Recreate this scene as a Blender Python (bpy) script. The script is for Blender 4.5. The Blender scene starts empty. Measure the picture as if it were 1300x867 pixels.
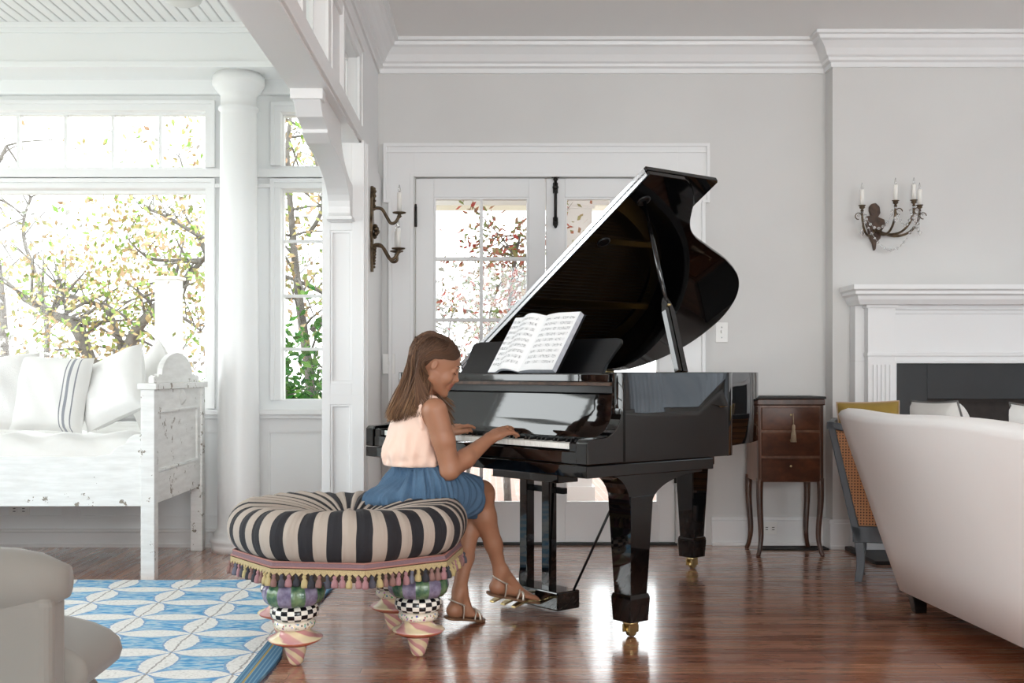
import bpy, math, random
import numpy as np
from mathutils import Vector, Matrix
PI = math.pi
SC = bpy.context.scene
COL = SC.collection
F = 1460.0                      # focal length in pixels of the 1300 px wide frame
CX, CY = 622.0, 472.0           # where the view axis meets the frame

# ---------------- camera, exposure, daylight ----------------
cam = bpy.data.cameras.new('camera')
cam.sensor_width = 36.0
cam.lens = F / 1300 * 36
cam.shift_x = (650 - CX) / 1300
cam.shift_y = (CY - 433.5) / 1300
cam.clip_start = 0.05
camo = bpy.data.objects.new('camera', cam)
COL.objects.link(camo)
camo.location = (0, 0, 1.0)
camo.rotation_euler = (PI / 2, 0, 0)
SC.camera = camo
SC.view_settings.view_transform = 'Standard'
SC.view_settings.look = 'None'
SC.view_settings.gamma = 1.0
SC.view_settings.use_curve_mapping = False
SC.view_settings.exposure = 0.3
SC.cycles.max_bounces = 10
SC.cycles.diffuse_bounces = 6
SC.cycles.glossy_bounces = 5
SC.cycles.transparent_max_bounces = 16
SC.cycles.sample_clamp_indirect = 8.0
SC.cycles.caustics_reflective = False
SC.cycles.caustics_refractive = False

world = bpy.data.worlds.new('sky')
SC.world = world
world.use_nodes = True
wn = world.node_tree.nodes
wb = wn['Background']
wb.inputs[0].default_value = (0.96, 0.98, 1.0, 1)
wb.inputs[1].default_value = 3.4

def area_light(name, loc, direction, sx, sy, power, color=(1, 1, 1)):
    l = bpy.data.lights.new(name, 'AREA')
    l.shape = 'RECTANGLE'; l.size = sx; l.size_y = sy; l.energy = power; l.color = color
    o = bpy.data.objects.new(name, l); COL.objects.link(o)
    o.location = loc
    o.rotation_euler = Vector(direction).to_track_quat('-Z', 'Y').to_euler()
    return o
# daylight through each window the room has (outside the glass, facing in)
area_light('daylight_front_window', (-0.2, -2.9, 1.55), (0, 1, 0.0), 1.9, 1.9, 150, (0.97, 0.985, 1.0))
area_light('daylight_front_window', (2.8, -2.9, 1.55), (0, 1, 0.0), 1.9, 1.9, 115, (0.97, 0.985, 1.0))
area_light('daylight_sunroom_front', (-2.4, 0.30, 1.6), (0, 1, 0.0), 2.6, 1.9, 18, (0.97, 0.985, 1.0))
area_light('daylight_sunroom_side', (-4.5, 3.6, 1.6), (1, 0, 0), 4.4, 1.9, 60, (0.97, 0.985, 1.0))

# ---------------- helpers ----------------
def P(px, py, D):
    "the place seen at pixel (px, py) at depth D"
    return Vector(((px - CX) * D / F, D, 1.0 - (py - CY) * D / F))

def hexc(h):
    h = h.lstrip('#')
    c = [int(h[i:i+2], 16) / 255 for i in (0, 2, 4)]
    return tuple(x / 12.92 if x <= 0.04045 else ((x + 0.055) / 1.055) ** 2.4 for x in c) + (1,)

class NT:
    def __init__(s, name):
        s.m = bpy.data.materials.new(name); s.m.use_nodes = True
        s.t = s.m.node_tree; s.n = s.t.nodes; s.b = s.n['Principled BSDF']
        s._co = None
    def node(s, kind, **kw):
        n = s.n.new(kind)
        for k, v in kw.items(): setattr(n, k, v)
        return n
    def link(s, a, b): s.t.links.new(a, b)
    def co(s, which='Object'):
        if s._co is None: s._co = s.node('ShaderNodeTexCoord')
        return s._co.outputs[which]
    def val(s, x, sock):
        if isinstance(x, (int, float)): sock.default_value = x
        else: s.link(x, sock)
    def math(s, op, a, b=None, c=None):
        n = s.node('ShaderNodeMath', operation=op)
        s.val(a, n.inputs[0])
        if b is not None: s.val(b, n.inputs[1])
        if c is not None: s.val(c, n.inputs[2])
        return n.outputs[0]
    def sep(s, v):
        n = s.node('ShaderNodeSeparateXYZ'); s.link(v, n.inputs[0]); return n.outputs
    def comb(s, x, y, z):
        n = s.node('ShaderNodeCombineXYZ')
        for i, q in enumerate((x, y, z)): s.val(q, n.inputs[i])
        return n.outputs[0]
    def noise(s, v, scale, detail=3, rough=0.55):
        n = s.node('ShaderNodeTexNoise'); s.link(v, n.inputs['Vector'])
        n.inputs['Scale'].default_value = scale; n.inputs['Detail'].default_value = detail
        n.inputs['Roughness'].default_value = rough
        return n.outputs[0]
    def ramp(s, f, stops, interp='LINEAR'):
        n = s.node('ShaderNodeValToRGB'); n.color_ramp.interpolation = interp
        e = n.color_ramp.elements
        while len(e) < len(stops): e.new(0.5)
        for i, (p, c) in enumerate(stops):
            e[i].position = p; e[i].color = hexc(c) if isinstance(c, str) else c
        s.link(f, n.inputs[0]); return n.outputs[0]
    def mix(s, f, a, b):
        n = s.node('ShaderNodeMix', data_type='RGBA')
        s.val(f, n.inputs[0])
        for x, k in ((a, 6), (b, 7)):
            if isinstance(x, str): n.inputs[k].default_value = hexc(x)
            elif isinstance(x, tuple): n.inputs[k].default_value = x
            else: s.link(x, n.inputs[k])
        return n.outputs[2]
    def color(s, c):
        if isinstance(c, str): s.b.inputs['Base Color'].default_value = hexc(c)
        else: s.link(c, s.b.inputs['Base Color'])
    def bump(s, h, strength=0.3, dist=0.01):
        n = s.node('ShaderNodeBump'); n.inputs['Strength'].default_value = strength
        n.inputs['Distance'].default_value = dist
        s.link(h, n.inputs['Height']); s.link(n.outputs[0], s.b.inputs['Normal'])
    def scaled(s, v, x, y, z):
        n = s.node('ShaderNodeMapping'); s.link(v, n.inputs[0]); n.inputs['Scale'].default_value = (x, y, z)
        return n.outputs[0]

def plain(name, col, rough=0.5, metal=0.0, spec=0.5, coat=0.0, var=None, vscale=8, bump=0.0, bscale=200, bdist=0.002, sheen=0.0):
    t = NT(name)
    t.b.inputs['Roughness'].default_value = rough
    t.b.inputs['Metallic'].default_value = metal
    t.b.inputs['Specular IOR Level'].default_value = spec
    if coat: t.b.inputs['Coat Weight'].default_value = coat; t.b.inputs['Coat Roughness'].default_value = 0.03
    if sheen: t.b.inputs['Sheen Weight'].default_value = sheen
    if var:
        t.color(t.mix(t.ramp(t.noise(t.co(), vscale), [(0.35, (0,0,0,1)), (0.65, (1,1,1,1))]), col, var))
    else: t.color(col)
    if bump: t.bump(t.noise(t.co(), bscale, 2), bump, bdist)
    return t.m

M = {}
M['wall'] = plain('wall_paint', '#d9d8d6', 0.6, spec=0.3, var='#d5d4d2', vscale=1.5)
M['sunwall'] = plain('sunroom_paint', '#eceded', 0.45, spec=0.4)
M['trim'] = plain('trim_paint', '#e9e9e9', 0.35, spec=0.5)
M['ceil'] = plain('ceiling_paint', '#f3f2f0', 0.7, spec=0.2)
M['piano'] = plain('black_lacquer', '#060607', 0.035, spec=0.75)
M['piano_in'] = plain('black_inner', '#0b0908', 0.12, spec=0.6)
M['piano_satin'] = plain('black_satin', '#0c0c0e', 0.3, spec=0.4)
M['gold'] = plain('gold_iron', '#a9803a', 0.35, metal=0.8)
M['brass'] = plain('brass', '#c2ad7c', 0.28, metal=1.0)
M['steel'] = plain('steel', '#b9bcc0', 0.25, metal=1.0)
M['nickel'] = plain('nickel_plate', '#e6e7ea', 0.12, metal=1.0)
M['bronze'] = plain('bronze', '#6b5a45', 0.45, metal=0.7, var='#4b3f33', vscale=40)
M['oldwood'] = plain('carved_brown', '#5a4334', 0.6, var='#3e2d24', vscale=30)
M['iron'] = plain('dark_iron', '#23211f', 0.5, metal=0.4)
M['ivory'] = plain('white_key', '#f4f3ee', 0.2, spec=0.5)
M['ebony'] = plain('black_key', '#0a0a0b', 0.25)
M['felt'] = plain('red_felt', '#8a2b22', 0.9)
M['switch'] = plain('switch_plastic', '#ecebe8', 0.35)
M['slot'] = plain('outlet_slot', '#3b3a38', 0.6)
M['slate'] = plain('black_slate', '#17181a', 0.5, var='#1d1e20', vscale=4)
M['firebrick'] = plain('firebrick', '#3a3330', 0.8, var='#2b2624', vscale=12)
M['candle'] = plain('candle_sleeve', '#f1efe9', 0.4)

def crystal():
    t = NT('crystal'); t.b.inputs['Transmission Weight'].default_value = 0.85
    t.b.inputs['Roughness'].default_value = 0.03; t.color('#ffffff'); return t.m
M['crystal'] = crystal()
def glass_mat():
    t = NT('window_glass')
    t.n.remove(t.b)
    tr = t.node('ShaderNodeBsdfTransparent'); tr.inputs[0].default_value = (0.97, 0.985, 0.98, 1)
    gl = t.node('ShaderNodeBsdfGlossy'); gl.inputs['Roughness'].default_value = 0.02
    mx = t.node('ShaderNodeMixShader'); mx.inputs[0].default_value = 0.015
    t.link(tr.outputs[0], mx.inputs[1]); t.link(gl.outputs[0], mx.inputs[2])
    t.link(mx.outputs[0], t.n['Material Output'].inputs[0])
    return t.m
M['glass'] = glass_mat()

def floor_mat(name, along):
    t = NT(name)
    s = t.sep(t.co())
    u, v = (s[0], s[1]) if along == 'x' else (s[1], s[0])
    w = 0.068
    row = t.math('FLOOR', t.math('DIVIDE', v, w))
    fr = t.math('FRACT', t.math('DIVIDE', v, w))
    rnd = t.node('ShaderNodeTexWhiteNoise', noise_dimensions='1D'); t.link(row, rnd.inputs['W'])
    uo = t.math('ADD', u, t.math('MULTIPLY', rnd.outputs[0], 7.3))
    seg = t.math('FLOOR', t.math('DIVIDE', uo, 1.15))
    fs = t.math('FRACT', t.math('DIVIDE', uo, 1.15))
    rnd2 = t.node('ShaderNodeTexWhiteNoise', noise_dimensions='2D')
    t.link(t.comb(row, seg, 0), rnd2.inputs['Vector'])
    grain = t.noise(t.comb(t.math('MULTIPLY', uo, 2.2), t.math('MULTIPLY', v, 60), t.math('MULTIPLY', row, 3.1)), 1.0, 4, 0.6)
    big = t.noise(t.co(), 0.9, 2)
    k = t.math('ADD', t.math('MULTIPLY', rnd2.outputs[0], 0.55), t.math('MULTIPLY', grain, 0.55))
    c = t.ramp(k, [(0.2, '#7a4632'), (0.5, '#a2684c'), (0.85, '#c28e6e')])
    c = t.mix(t.math('MULTIPLY', big, 0.25), c, '#7a4a30')
    gap = t.math('MAXIMUM', t.math('LESS_THAN', fr, 0.045), t.math('LESS_THAN', fs, 0.0025))
    t.color(t.mix(gap, c, '#1f120c'))
    rg = t.ramp(t.noise(t.scaled(t.co(), 3 if along == 'x' else 30, 30 if along == 'x' else 3, 1), 1.0, 3), [(0.3, (0.2,)*3 + (1,)), (0.7, (0.36,)*3 + (1,))])
    t.link(rg, t.b.inputs['Roughness'])
    t.b.inputs['Specular IOR Level'].default_value = 0.9
    t.b.inputs['Coat Weight'].default_value = 0.9; t.b.inputs['Coat Roughness'].default_value = 0.14; t.b.inputs['Coat IOR'].default_value = 1.6
    cup = t.math('MULTIPLY', t.math('ABSOLUTE', t.math('SUBTRACT', fr, 0.5)), -1.0)
    h = t.math('ADD', t.math('ADD', t.math('MULTIPLY', cup, 0.35), t.math('MULTIPLY', grain, 0.25)), t.math('MULTIPLY', gap, -1.0))
    h = t.math('ADD', h, t.math('MULTIPLY', rnd2.outputs[0], 0.5))
    t.bump(h, 0.35, 0.0025)
    return t.m
M['floor'] = floor_mat('heart_pine_floor', 'x')
M['floor_sun'] = floor_mat('sunroom_pine_floor', 'y')

class MB:
    "collects shapes for ONE mesh object"
    def __init__(s, mats=None):
        s.v = []; s.f = []; s.mi = []; s.sm = []; s.cur = 0; s.smooth = False
    def add(s, vs, fs, smooth=None):
        o = len(s.v); s.v += [tuple(x) for x in vs]
        for f in fs:
            s.f.append(tuple(o + i for i in f)); s.mi.append(s.cur); s.sm.append(s.smooth if smooth is None else smooth)
        return s
    def box(s, x0, x1, y0, y1, z0, z1, mat=None):
        if x0 > x1: x0, x1 = x1, x0
        if y0 > y1: y0, y1 = y1, y0
        if z0 > z1: z0, z1 = z1, z0
        e = 0.00012*((len(s.v)//8) % 9)
        x0 -= e; y0 -= e; z0 -= e; x1 += e; y1 += e; z1 += e
        vs = [(x, y, z) for z in (z0, z1) for y in (y0, y1) for x in (x0, x1)]
        if mat is not None: vs = [mat @ Vector(v) for v in vs]
        return s.add(vs, [(0,2,3,1),(4,5,7,6),(0,1,5,4),(2,6,7,3),(0,4,6,2),(1,3,7,5)], False)
    def frustum(s, c0, w0, d0, c1, w1, d1):
        "tapered box between centre c0 (w0 x d0) and centre c1 (w1 x d1)"
        vs = []
        for c, w, d in ((c0, w0, d0), (c1, w1, d1)):
            vs += [(c[0]+i*w/2, c[1]+j*d/2, c[2]) for i, j in ((-1,-1),(1,-1),(1,1),(-1,1))]
        return s.add(vs, [(3,2,1,0),(4,5,6,7)] + [(i,(i+1)%4,4+(i+1)%4,4+i) for i in range(4)], False)
    def prism(s, poly, axis, t0, t1, smooth=False):
        "2D polygon extruded along an axis; poly coords are the two other axes in order"
        n = len(poly)
        def mk(p, t):
            return {'x': (t, p[0], p[1]), 'y': (p[0], t, p[1]), 'z': (p[0], p[1], t)}[axis]
        A = sum(poly[i][0]*poly[(i+1)%n][1] - poly[(i+1)%n][0]*poly[i][1] for i in range(n))
        if (A < 0) != (axis == 'y'): poly = poly[::-1]
        if t0 > t1: t0, t1 = t1, t0
        vs = [mk(p, t0) for p in poly] + [mk(p, t1) for p in poly]
        s.add(vs, [tuple(range(n))[::-1], tuple(range(n, 2*n))], False)
        o = len(s.v) - 2*n
        for i in range(n):
            s.f.append((o+i, o+(i+1)%n, o+n+(i+1)%n, o+n+i)); s.mi.append(s.cur); s.sm.append(smooth)
        return s
    def lathe(s, prof, c=(0,0,0), n=24, axis='z', lobes=0, amp=0.0, smooth=True, rot=0.0, cap=True):
        vs = []
        for r, h in prof:
            for i in range(n):
                a = 2*PI*i/n + rot
                rr = r * (1 + (amp * (abs(math.cos(lobes*a/2))**0.6 - 0.6) if lobes else 0))
                x, y, z = rr*math.cos(a), rr*math.sin(a), h
                if axis == 'x': x, y, z = z, x, y
                elif axis == 'y': x, y, z = y, z, x
                vs.append((c[0]+x, c[1]+y, c[2]+z))
        fs = []
        m = len(prof)
        for j in range(m-1):
            for i in range(n):
                fs.append((j*n+i, j*n+(i+1)%n, (j+1)*n+(i+1)%n, (j+1)*n+i))
        s.add(vs, fs, smooth)
        if cap:
            o = len(s.v) - len(vs)
            s.f.append(tuple(o+i for i in range(n))[::-1]); s.mi.append(s.cur); s.sm.append(False)
            s.f.append(tuple(o+(m-1)*n+i for i in range(n))); s.mi.append(s.cur); s.sm.append(False)
        return s
    def tube(s, pts, r, n=8, smooth=True, closed=False, flat=1.0):
        pts = [Vector(p) for p in pts]; m = len(pts)
        rs = r if isinstance(r, (list, tuple)) else [r]*m
        up = None; vs = []
        for k in range(m):
            if closed: d = pts[(k+1) % m] - pts[k-1]
            else: d = pts[min(k+1, m-1)] - pts[max(k-1, 0)]
            d = d.normalized() if d.length > 1e-9 else Vector((0,0,1))
            if up is None:
                up = Vector((0,0,1)) if abs(d.z) < 0.9 else Vector((1,0,0))
            u = d.cross(up); u = u.normalized() if u.length > 1e-9 else d.orthogonal().normalized()
            w = u.cross(d).normalized(); up = w
            for i in range(n):
                a = 2*PI*i/n
                vs.append(pts[k] + u*(rs[k]*math.cos(a)) + w*(rs[k]*flat*math.sin(a)))
        fs = []
        for k in range(m if closed else m-1):
            k2 = (k+1) % m
            for i in range(n):
                fs.append((k*n+i, k*n+(i+1)%n, k2*n+(i+1)%n, k2*n+i))
        if not closed:
            fs.append(tuple(range(n))[::-1]); fs.append(tuple((m-1)*n+i for i in range(n)))
        return s.add(vs, fs, smooth)
    def ball(s, c, r, n=12, m=8, sc=(1,1,1)):
        prof = []
        vs = [(c[0], c[1], c[2]-r*sc[2])]
        for j in range(1, m):
            t = -PI/2 + PI*j/m
            for i in range(n):
                a = 2*PI*i/n
                vs.append((c[0]+r*sc[0]*math.cos(t)*math.cos(a), c[1]+r*sc[1]*math.cos(t)*math.sin(a), c[2]+r*sc[2]*math.sin(t)))
        vs.append((c[0], c[1], c[2]+r*sc[2]))
        fs = [(0, 1+(i+1)%n, 1+i) for i in range(n)]
        for j in range(m-2):
            for i in range(n):
                fs.append((1+j*n+i, 1+j*n+(i+1)%n, 1+(j+1)*n+(i+1)%n, 1+(j+1)*n+i))
        L = len(vs)-1; b = 1+(m-2)*n
        fs += [(b+i, b+(i+1)%n, L) for i in range(n)]
        return s.add(vs, fs, True)
    def grid(s, P2, smooth=True, closed_u=False):
        "P2[j][i] points"
        m, n = len(P2), len(P2[0]); vs = [p for row in P2 for p in row]; fs = []
        for j in range(m-1):
            for i in range(n if closed_u else n-1):
                i2 = (i+1) % n
                fs.append((j*n+i, j*n+i2, (j+1)*n+i2, (j+1)*n+i))
        return s.add(vs, fs, smooth)
    def transform(s, mat, start=0):
        for i in range(start, len(s.v)): s.v[i] = tuple(mat @ Vector(s.v[i]))
        return s

def obj(name, mb, mats, parent=None, bevel=0.0, seg=2, kind=None, subsurf=0, loc=None, solid=0.0):
    me = bpy.data.meshes.new(name)
    me.from_pydata(mb.v, [], mb.f)
    if not isinstance(mats, (list, tuple)): mats = [mats]
    for m in mats: me.materials.append(M[m] if isinstance(m, str) else m)
    me.polygons.foreach_set('material_index', mb.mi)
    me.polygons.foreach_set('use_smooth', mb.sm)
    me.update()
    o = bpy.data.objects.new(name, me); COL.objects.link(o)
    if parent is not None: o.parent = parent
    if loc is not None: o.location = loc
    if solid:
        m = o.modifiers.new('solid', 'SOLIDIFY'); m.thickness = solid; m.offset = 0
    if subsurf:
        m = o.modifiers.new('sub', 'SUBSURF'); m.levels = subsurf; m.render_levels = subsurf
    if bevel:
        m = o.modifiers.new('bevel', 'BEVEL'); m.width = bevel; m.segments = seg; m.limit_method = 'ANGLE'; m.angle_limit = math.radians(35)
        m.harden_normals = False
    if kind: o['kind'] = kind
    return o

def struct(name, mb, mats, parent=None, **k):
    o = obj(name, mb, mats, parent, **k)
    if parent is None: o['kind'] = 'structure'
    return o

def tag(o, label, cat, group=None, kind=None):
    o['label'] = label; o['category'] = cat
    if group: o['group'] = group
    if kind: o['kind'] = kind
    return o

def thing(name, label, cat, loc=(0,0,0), rz=0.0, group=None):
    o = bpy.data.objects.new(name, None); COL.objects.link(o)
    o.empty_display_size = 0.1
    o.location = loc; o.rotation_euler = (0, 0, rz)
    return tag(o, label, cat, group)

def copy_tree(o, parent=None, label=None, loc=None, rz=None, kids=None):
    c = o.copy(); COL.objects.link(c); c.parent = parent
    if label: c['label'] = label
    if loc is not None: c.location = loc
    if rz is not None: c.rotation_euler = (0, 0, rz)
    for ch in list(o.children): copy_tree(ch, c)
    return c

def bez(p0, p1, p2, p3, n=12):
    p0, p1, p2, p3 = map(Vector, (p0, p1, p2, p3)); out = []
    for i in range(n+1):
        t = i/n; out.append(p0*(1-t)**3 + p1*3*t*(1-t)**2 + p2*3*t*t*(1-t) + p3*t**3)
    return out

def spline(pts, n=8):
    "Catmull-Rom through points"
    pts = [Vector(p) for p in pts]; out = []
    for i in range(len(pts)-1):
        a = pts[max(i-1, 0)]; b = pts[i]; c = pts[i+1]; d = pts[min(i+2, len(pts)-1)]
        for k in range(n):
            t = k/n
            out.append(0.5*((2*b) + (c-a)*t + (2*a-5*b+4*c-d)*t*t + (3*b-a-3*c+d)*t**3))
    out.append(pts[-1]); return out
# ================= the room shell =================
YB = 6.636      # back wall of the music room
YS = 6.60       # back wall of the sunroom
YC = 6.498      # face of the chimney breast
XL, XR = -0.625, 4.3
ZC = 2.90       # ceiling
YF = -2.6       # front wall, behind the camera

struct('floor', MB().box(XL-0.1, XR+0.2, YF-0.1, YB+0.1, -0.1, 0), 'floor')
struct('floor_sunroom', MB().box(-4.4, XL-0.1, YF-0.1, YB+0.1, -0.1, 0.0), 'floor_sun')
struct('ceiling', MB().box(-0.80, XR+0.2, YF-0.1, YB+0.2, ZC, ZC+0.1), 'ceil')
def bead_mat():
    t = NT('beadboard'); s = t.sep(t.co()); t.color('#ededed'); t.b.inputs['Roughness'].default_value = 0.45
    fr = t.math('FRACT', t.math('DIVIDE', s[0], 0.062))
    t.bump(t.math('SMOOTH_MIN', t.math('MULTIPLY', t.math('ABSOLUTE', t.math('SUBTRACT', fr, 0.5)), 6), 1.0, 0.3), 0.8, 0.008)
    g = t.math('LESS_THAN', t.math('ABSOLUTE', t.math('SUBTRACT', fr, 0.5)), 0.07)
    t.color(t.mix(g, '#ededed', '#c4c4c4'))
    return t.m
M['bead'] = bead_mat()
struct('ceiling_sunroom', MB().box(-4.4, -0.80, YF-0.1, YB+0.2, ZC+0.01, ZC+0.1), 'bead')

# ---- back wall with the doorway (french doors) ----
DX0, DX1 = (527-CX)/220, (858-CX)/220       # door opening
DZ = 1 + (472-225)/220
mb = MB()
mb.box(XL-0.2, DX0, YB, YB+0.16, 0, ZC); mb.box(DX1, XR+0.2, YB, YB+0.16, 0, ZC); mb.box(DX0, DX1, YB, YB+0.16, DZ, ZC)
struct('wall_back', mb, 'wall')
# chimney breast
CX0 = (1048-CX)/220
struct('wall_chimney_breast', MB().box(CX0, XR+0.2, YC, YB, 0, ZC), 'wall')
# right wall with an added window mirrored in the piano; front wall, two windows
mb = MB(); RW = (2.75, 5.15, 0.35, 2.45)
mb.box(XR, XR+0.15, YF-0.1, RW[0], 0, ZC); mb.box(XR, XR+0.15, RW[1], YB+0.2, 0, ZC); mb.box(XR, XR+0.15, RW[0], RW[1], 0, RW[2]); mb.box(XR, XR+0.15, RW[0], RW[1], RW[3], ZC)
struct('wall_right', mb, 'wall')
f = MB()
for q in range(4): f.box(XR+0.06, XR+0.1, RW[0]+q*0.787, RW[0]+0.04+q*0.787, RW[2], RW[3])
for q in range(3): f.box(XR+0.06, XR+0.1, RW[0], RW[1], RW[2]+q*1.03, RW[2]+0.04+q*1.03)
w = struct('window_15', f, 'trim'); obj('pane', MB().box(XR+0.078, XR+0.082, RW[0], RW[1], RW[2], RW[3]), 'glass', w)  # added out of view, a bright source for the piano side to reflect
def sheer_mat():
    t = NT('added_sheer_curtain'); t.n.remove(t.b)
    tl = t.node('ShaderNodeBsdfTranslucent'); tl.inputs[0].default_value = (0.62, 0.68, 0.76, 1)
    df = t.node('ShaderNodeBsdfDiffuse'); df.inputs[0].default_value = (0.75, 0.77, 0.8, 1)
    mx = t.node('ShaderNodeMixShader'); mx.inputs[0].default_value = 0.45
    t.link(tl.outputs[0], mx.inputs[1]); t.link(df.outputs[0], mx.inputs[2]); t.link(mx.outputs[0], t.n['Material Output'].inputs[0]); return t.m
M['sheer'] = sheer_mat()
tag(obj('curtain', MB().grid([[Vector((XR-0.05+0.018*math.sin(i*0.9), RW[0]-0.1+i*0.026, z)) for i in range(100)] for z in (0.12, 2.55)], True), 'sheer'), 'added pale sheer curtain, out of view, over the added side window of the music room', 'curtain')  # added to soften the window's reflection in the piano side
mb = MB()
for x0, x1 in ((-4.4, -1.15), (0.75, 1.85), (3.75, XR+0.2)): mb.box(x0, x1, YF-0.15, YF, 0, ZC)
for x0, x1 in ((-1.15, 0.75), (1.85, 3.75)): mb.box(x0, x1, YF-0.15, YF, 0, 0.55); mb.box(x0, x1, YF-0.15, YF, 2.5, ZC)
struct('wall_front', mb, 'wall')
for k, x0 in enumerate((-1.15, 1.85)):
    f = MB()
    for q in range(4): f.box(x0+q*0.62, x0+q*0.62+0.04, YF-0.1, YF-0.05, 0.55, 2.5)
    for q in range(4): f.box(x0, x0+1.9, YF-0.1, YF-0.05, 0.55+q*0.637, 0.59+q*0.637)
    w = struct('window_%d' % (k+5), f, 'trim')
    obj('pane', MB().box(x0, x0+1.9, YF-0.078, YF-0.072, 0.55, 2.5), 'glass', w)

# ---- the dividing wall on the left: pier, header beam, transom lights ----
WX0, WX1 = -0.805, XL
YP = 5.61
pier = MB(); pier.box(WX0, WX1, YP, YB, 0, 2.115)
struct('wall_left', pier, 'trim')
mb = MB()
mb.box(-0.79, -0.635, -1.0, YP+0.02, 2.115, 2.20)         # beam / sill
mb.box(-0.79, -0.645, -1.0, YB, 2.53, ZC)                  # above the lights
mb.box(-0.79, -0.645, 5.60, YB, 2.10, 2.6)
wins = [(5.03, 5.58)] + [(5.58-0.55-1.08*k, 5.58-1.08*k) for k in (1, 2, 3, 4, 5)]
for i in range(len(wins)-1):
    mb.box(-0.79, -0.645, wins[i+1][1], wins[i][0], 2.2, 2.53)
mb.box(-0.79, -0.645, -1.0, wins[-1][0], 2.2, 2.53)
mb.box(WX0, WX1, YF, -1.0, 0, ZC)
struct('wall_left_header', mb, 'trim')
mb = MB()
# sill bead under the lights and casing lines above
mb.box(-0.645, -0.622, -1.0, YP+0.05, 2.125, 2.20)
mb.box(-0.645, -0.630, -1.0, 5.70, 2.53, 2.60); mb.box(-0.645, -0.620, -1.0, 5.70, 2.585, 2.60)
for y0, y1 in wins:
    mb.box(-0.645, -0.632, y1, y1+0.10, 2.2, 2.57); mb.box(-0.645, -0.632, y0-0.10, y0, 2.2, 2.57)
    mb.box(-0.645, -0.626, y1+0.08, y1+0.10, 2.2, 2.57); mb.box(-0.645, -0.626, y0-0.10, y0-0.08, 2.2, 2.57)
struct('trim_1', mb, 'trim', bevel=0.003)
for k, (y0, y1) in enumerate(wins):
    f = MB()
    ym = (y0+y1)/2
    for a, b in ((y0, y0+0.025), (ym-0.008, ym+0.008), (y1-0.025, y1)): f.box(-0.72, -0.69, a, b, 2.2, 2.53)
    f.box(-0.72, -0.69, y0, y1, 2.2, 2.225); f.box(-0.72, -0.69, y0, y1, 2.505, 2.53)
    w = struct('window_%d' % (k+7), f, 'trim')
    obj('pane', MB().box(-0.706, -0.702, y0, y1, 2.2, 2.53), 'glass', w)
# pier mouldings: inset panels on its end, casing on the room side
mb = MB()
def frame_y(mb, x0, x1, z0, z1, y, w=0.012, t=0.008):
    "a thin raised frame on a wall facing -Y"
    mb.box(x0, x1, y-t, y, z0, z0+w); mb.box(x0, x1, y-t, y, z1-w, z1); mb.box(x0, x0+w, y-t, y, z0, z1); mb.box(x1-w, x1, y-t, y, z0, z1)
def inset(mb, x0, x1, z0, z1, y, X0, X1, Z0, Z1, t=0.016):
    "stiles and rails standing proud around a sunk field"
    mb.box(X0, x0, y-t, y, Z0, Z1); mb.box(x1, X1, y-t, y, Z0, Z1); mb.box(x0, x1, y-t, y, Z0, z0); mb.box(x0, x1, y-t, y, z1, Z1)
inset(mb, -0.777, -0.672, 0.943, 1.688, YP, WX0-0.012, WX1, 0.89, 2.115)
inset(mb, -0.777, -0.672, 0.16, 0.842, YP, WX0-0.012, WX1, 0.0, 0.89)
frame_y(mb, -0.777, -0.672, 0.943, 1.688, YP-0.004); frame_y(mb, -0.777, -0.672, 0.16, 0.842, YP-0.004)
for y0, y1, t in ((YP-0.016, YP+0.10, 0.012), (YP+0.075, YP+0.10, 0.022), (YP+0.02, YP+0.03, 0.017)):
    mb.box(WX1, WX1+t, y0, y1, 0, 2.125)
struct('trim_2', mb, 'trim', bevel=0.002)

# corbel bracket under the beam
mb = MB()
arc = [(4.62, 2.005), (4.70, 1.985), (4.80, 1.965)]
prof = [(4.53, 2.115), (4.53, 2.075), (4.55, 2.06), (4.60, 2.02), (4.74, 2.00), (4.74, 1.985), (4.80, 1.97)]
for i in range(11):
    a = i/10*PI/2
    prof.append((4.84 + 0.66*math.sin(a), 1.79 + 0.17*math.cos(a)))
prof += [(5.50, 1.76), (5.52, 1.74), (5.52, 1.725), (5.612, 1.725), (5.612, 1.90)]
for i in range(9):
    a = i/8*PI/2
    prof.append((5.58 - 0.42*math.sin(a)**1.2, 2.08 - 0.17*math.cos(a)))
prof += [(5.16, 2.115)]
mb.prism([(y, z) for y, z in prof], 'x', -0.775, -0.668)
mb.box(-0.785, -0.658, 4.52, 4.60, 2.075, 2.115)
mb.box(-0.785, -0.658, 5.49, 5.61, 1.728, 1.745)
tag(struct('trim_3', mb, 'trim', bevel=0.003), 'curved white wooden bracket between pier and beam', 'bracket')
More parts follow.
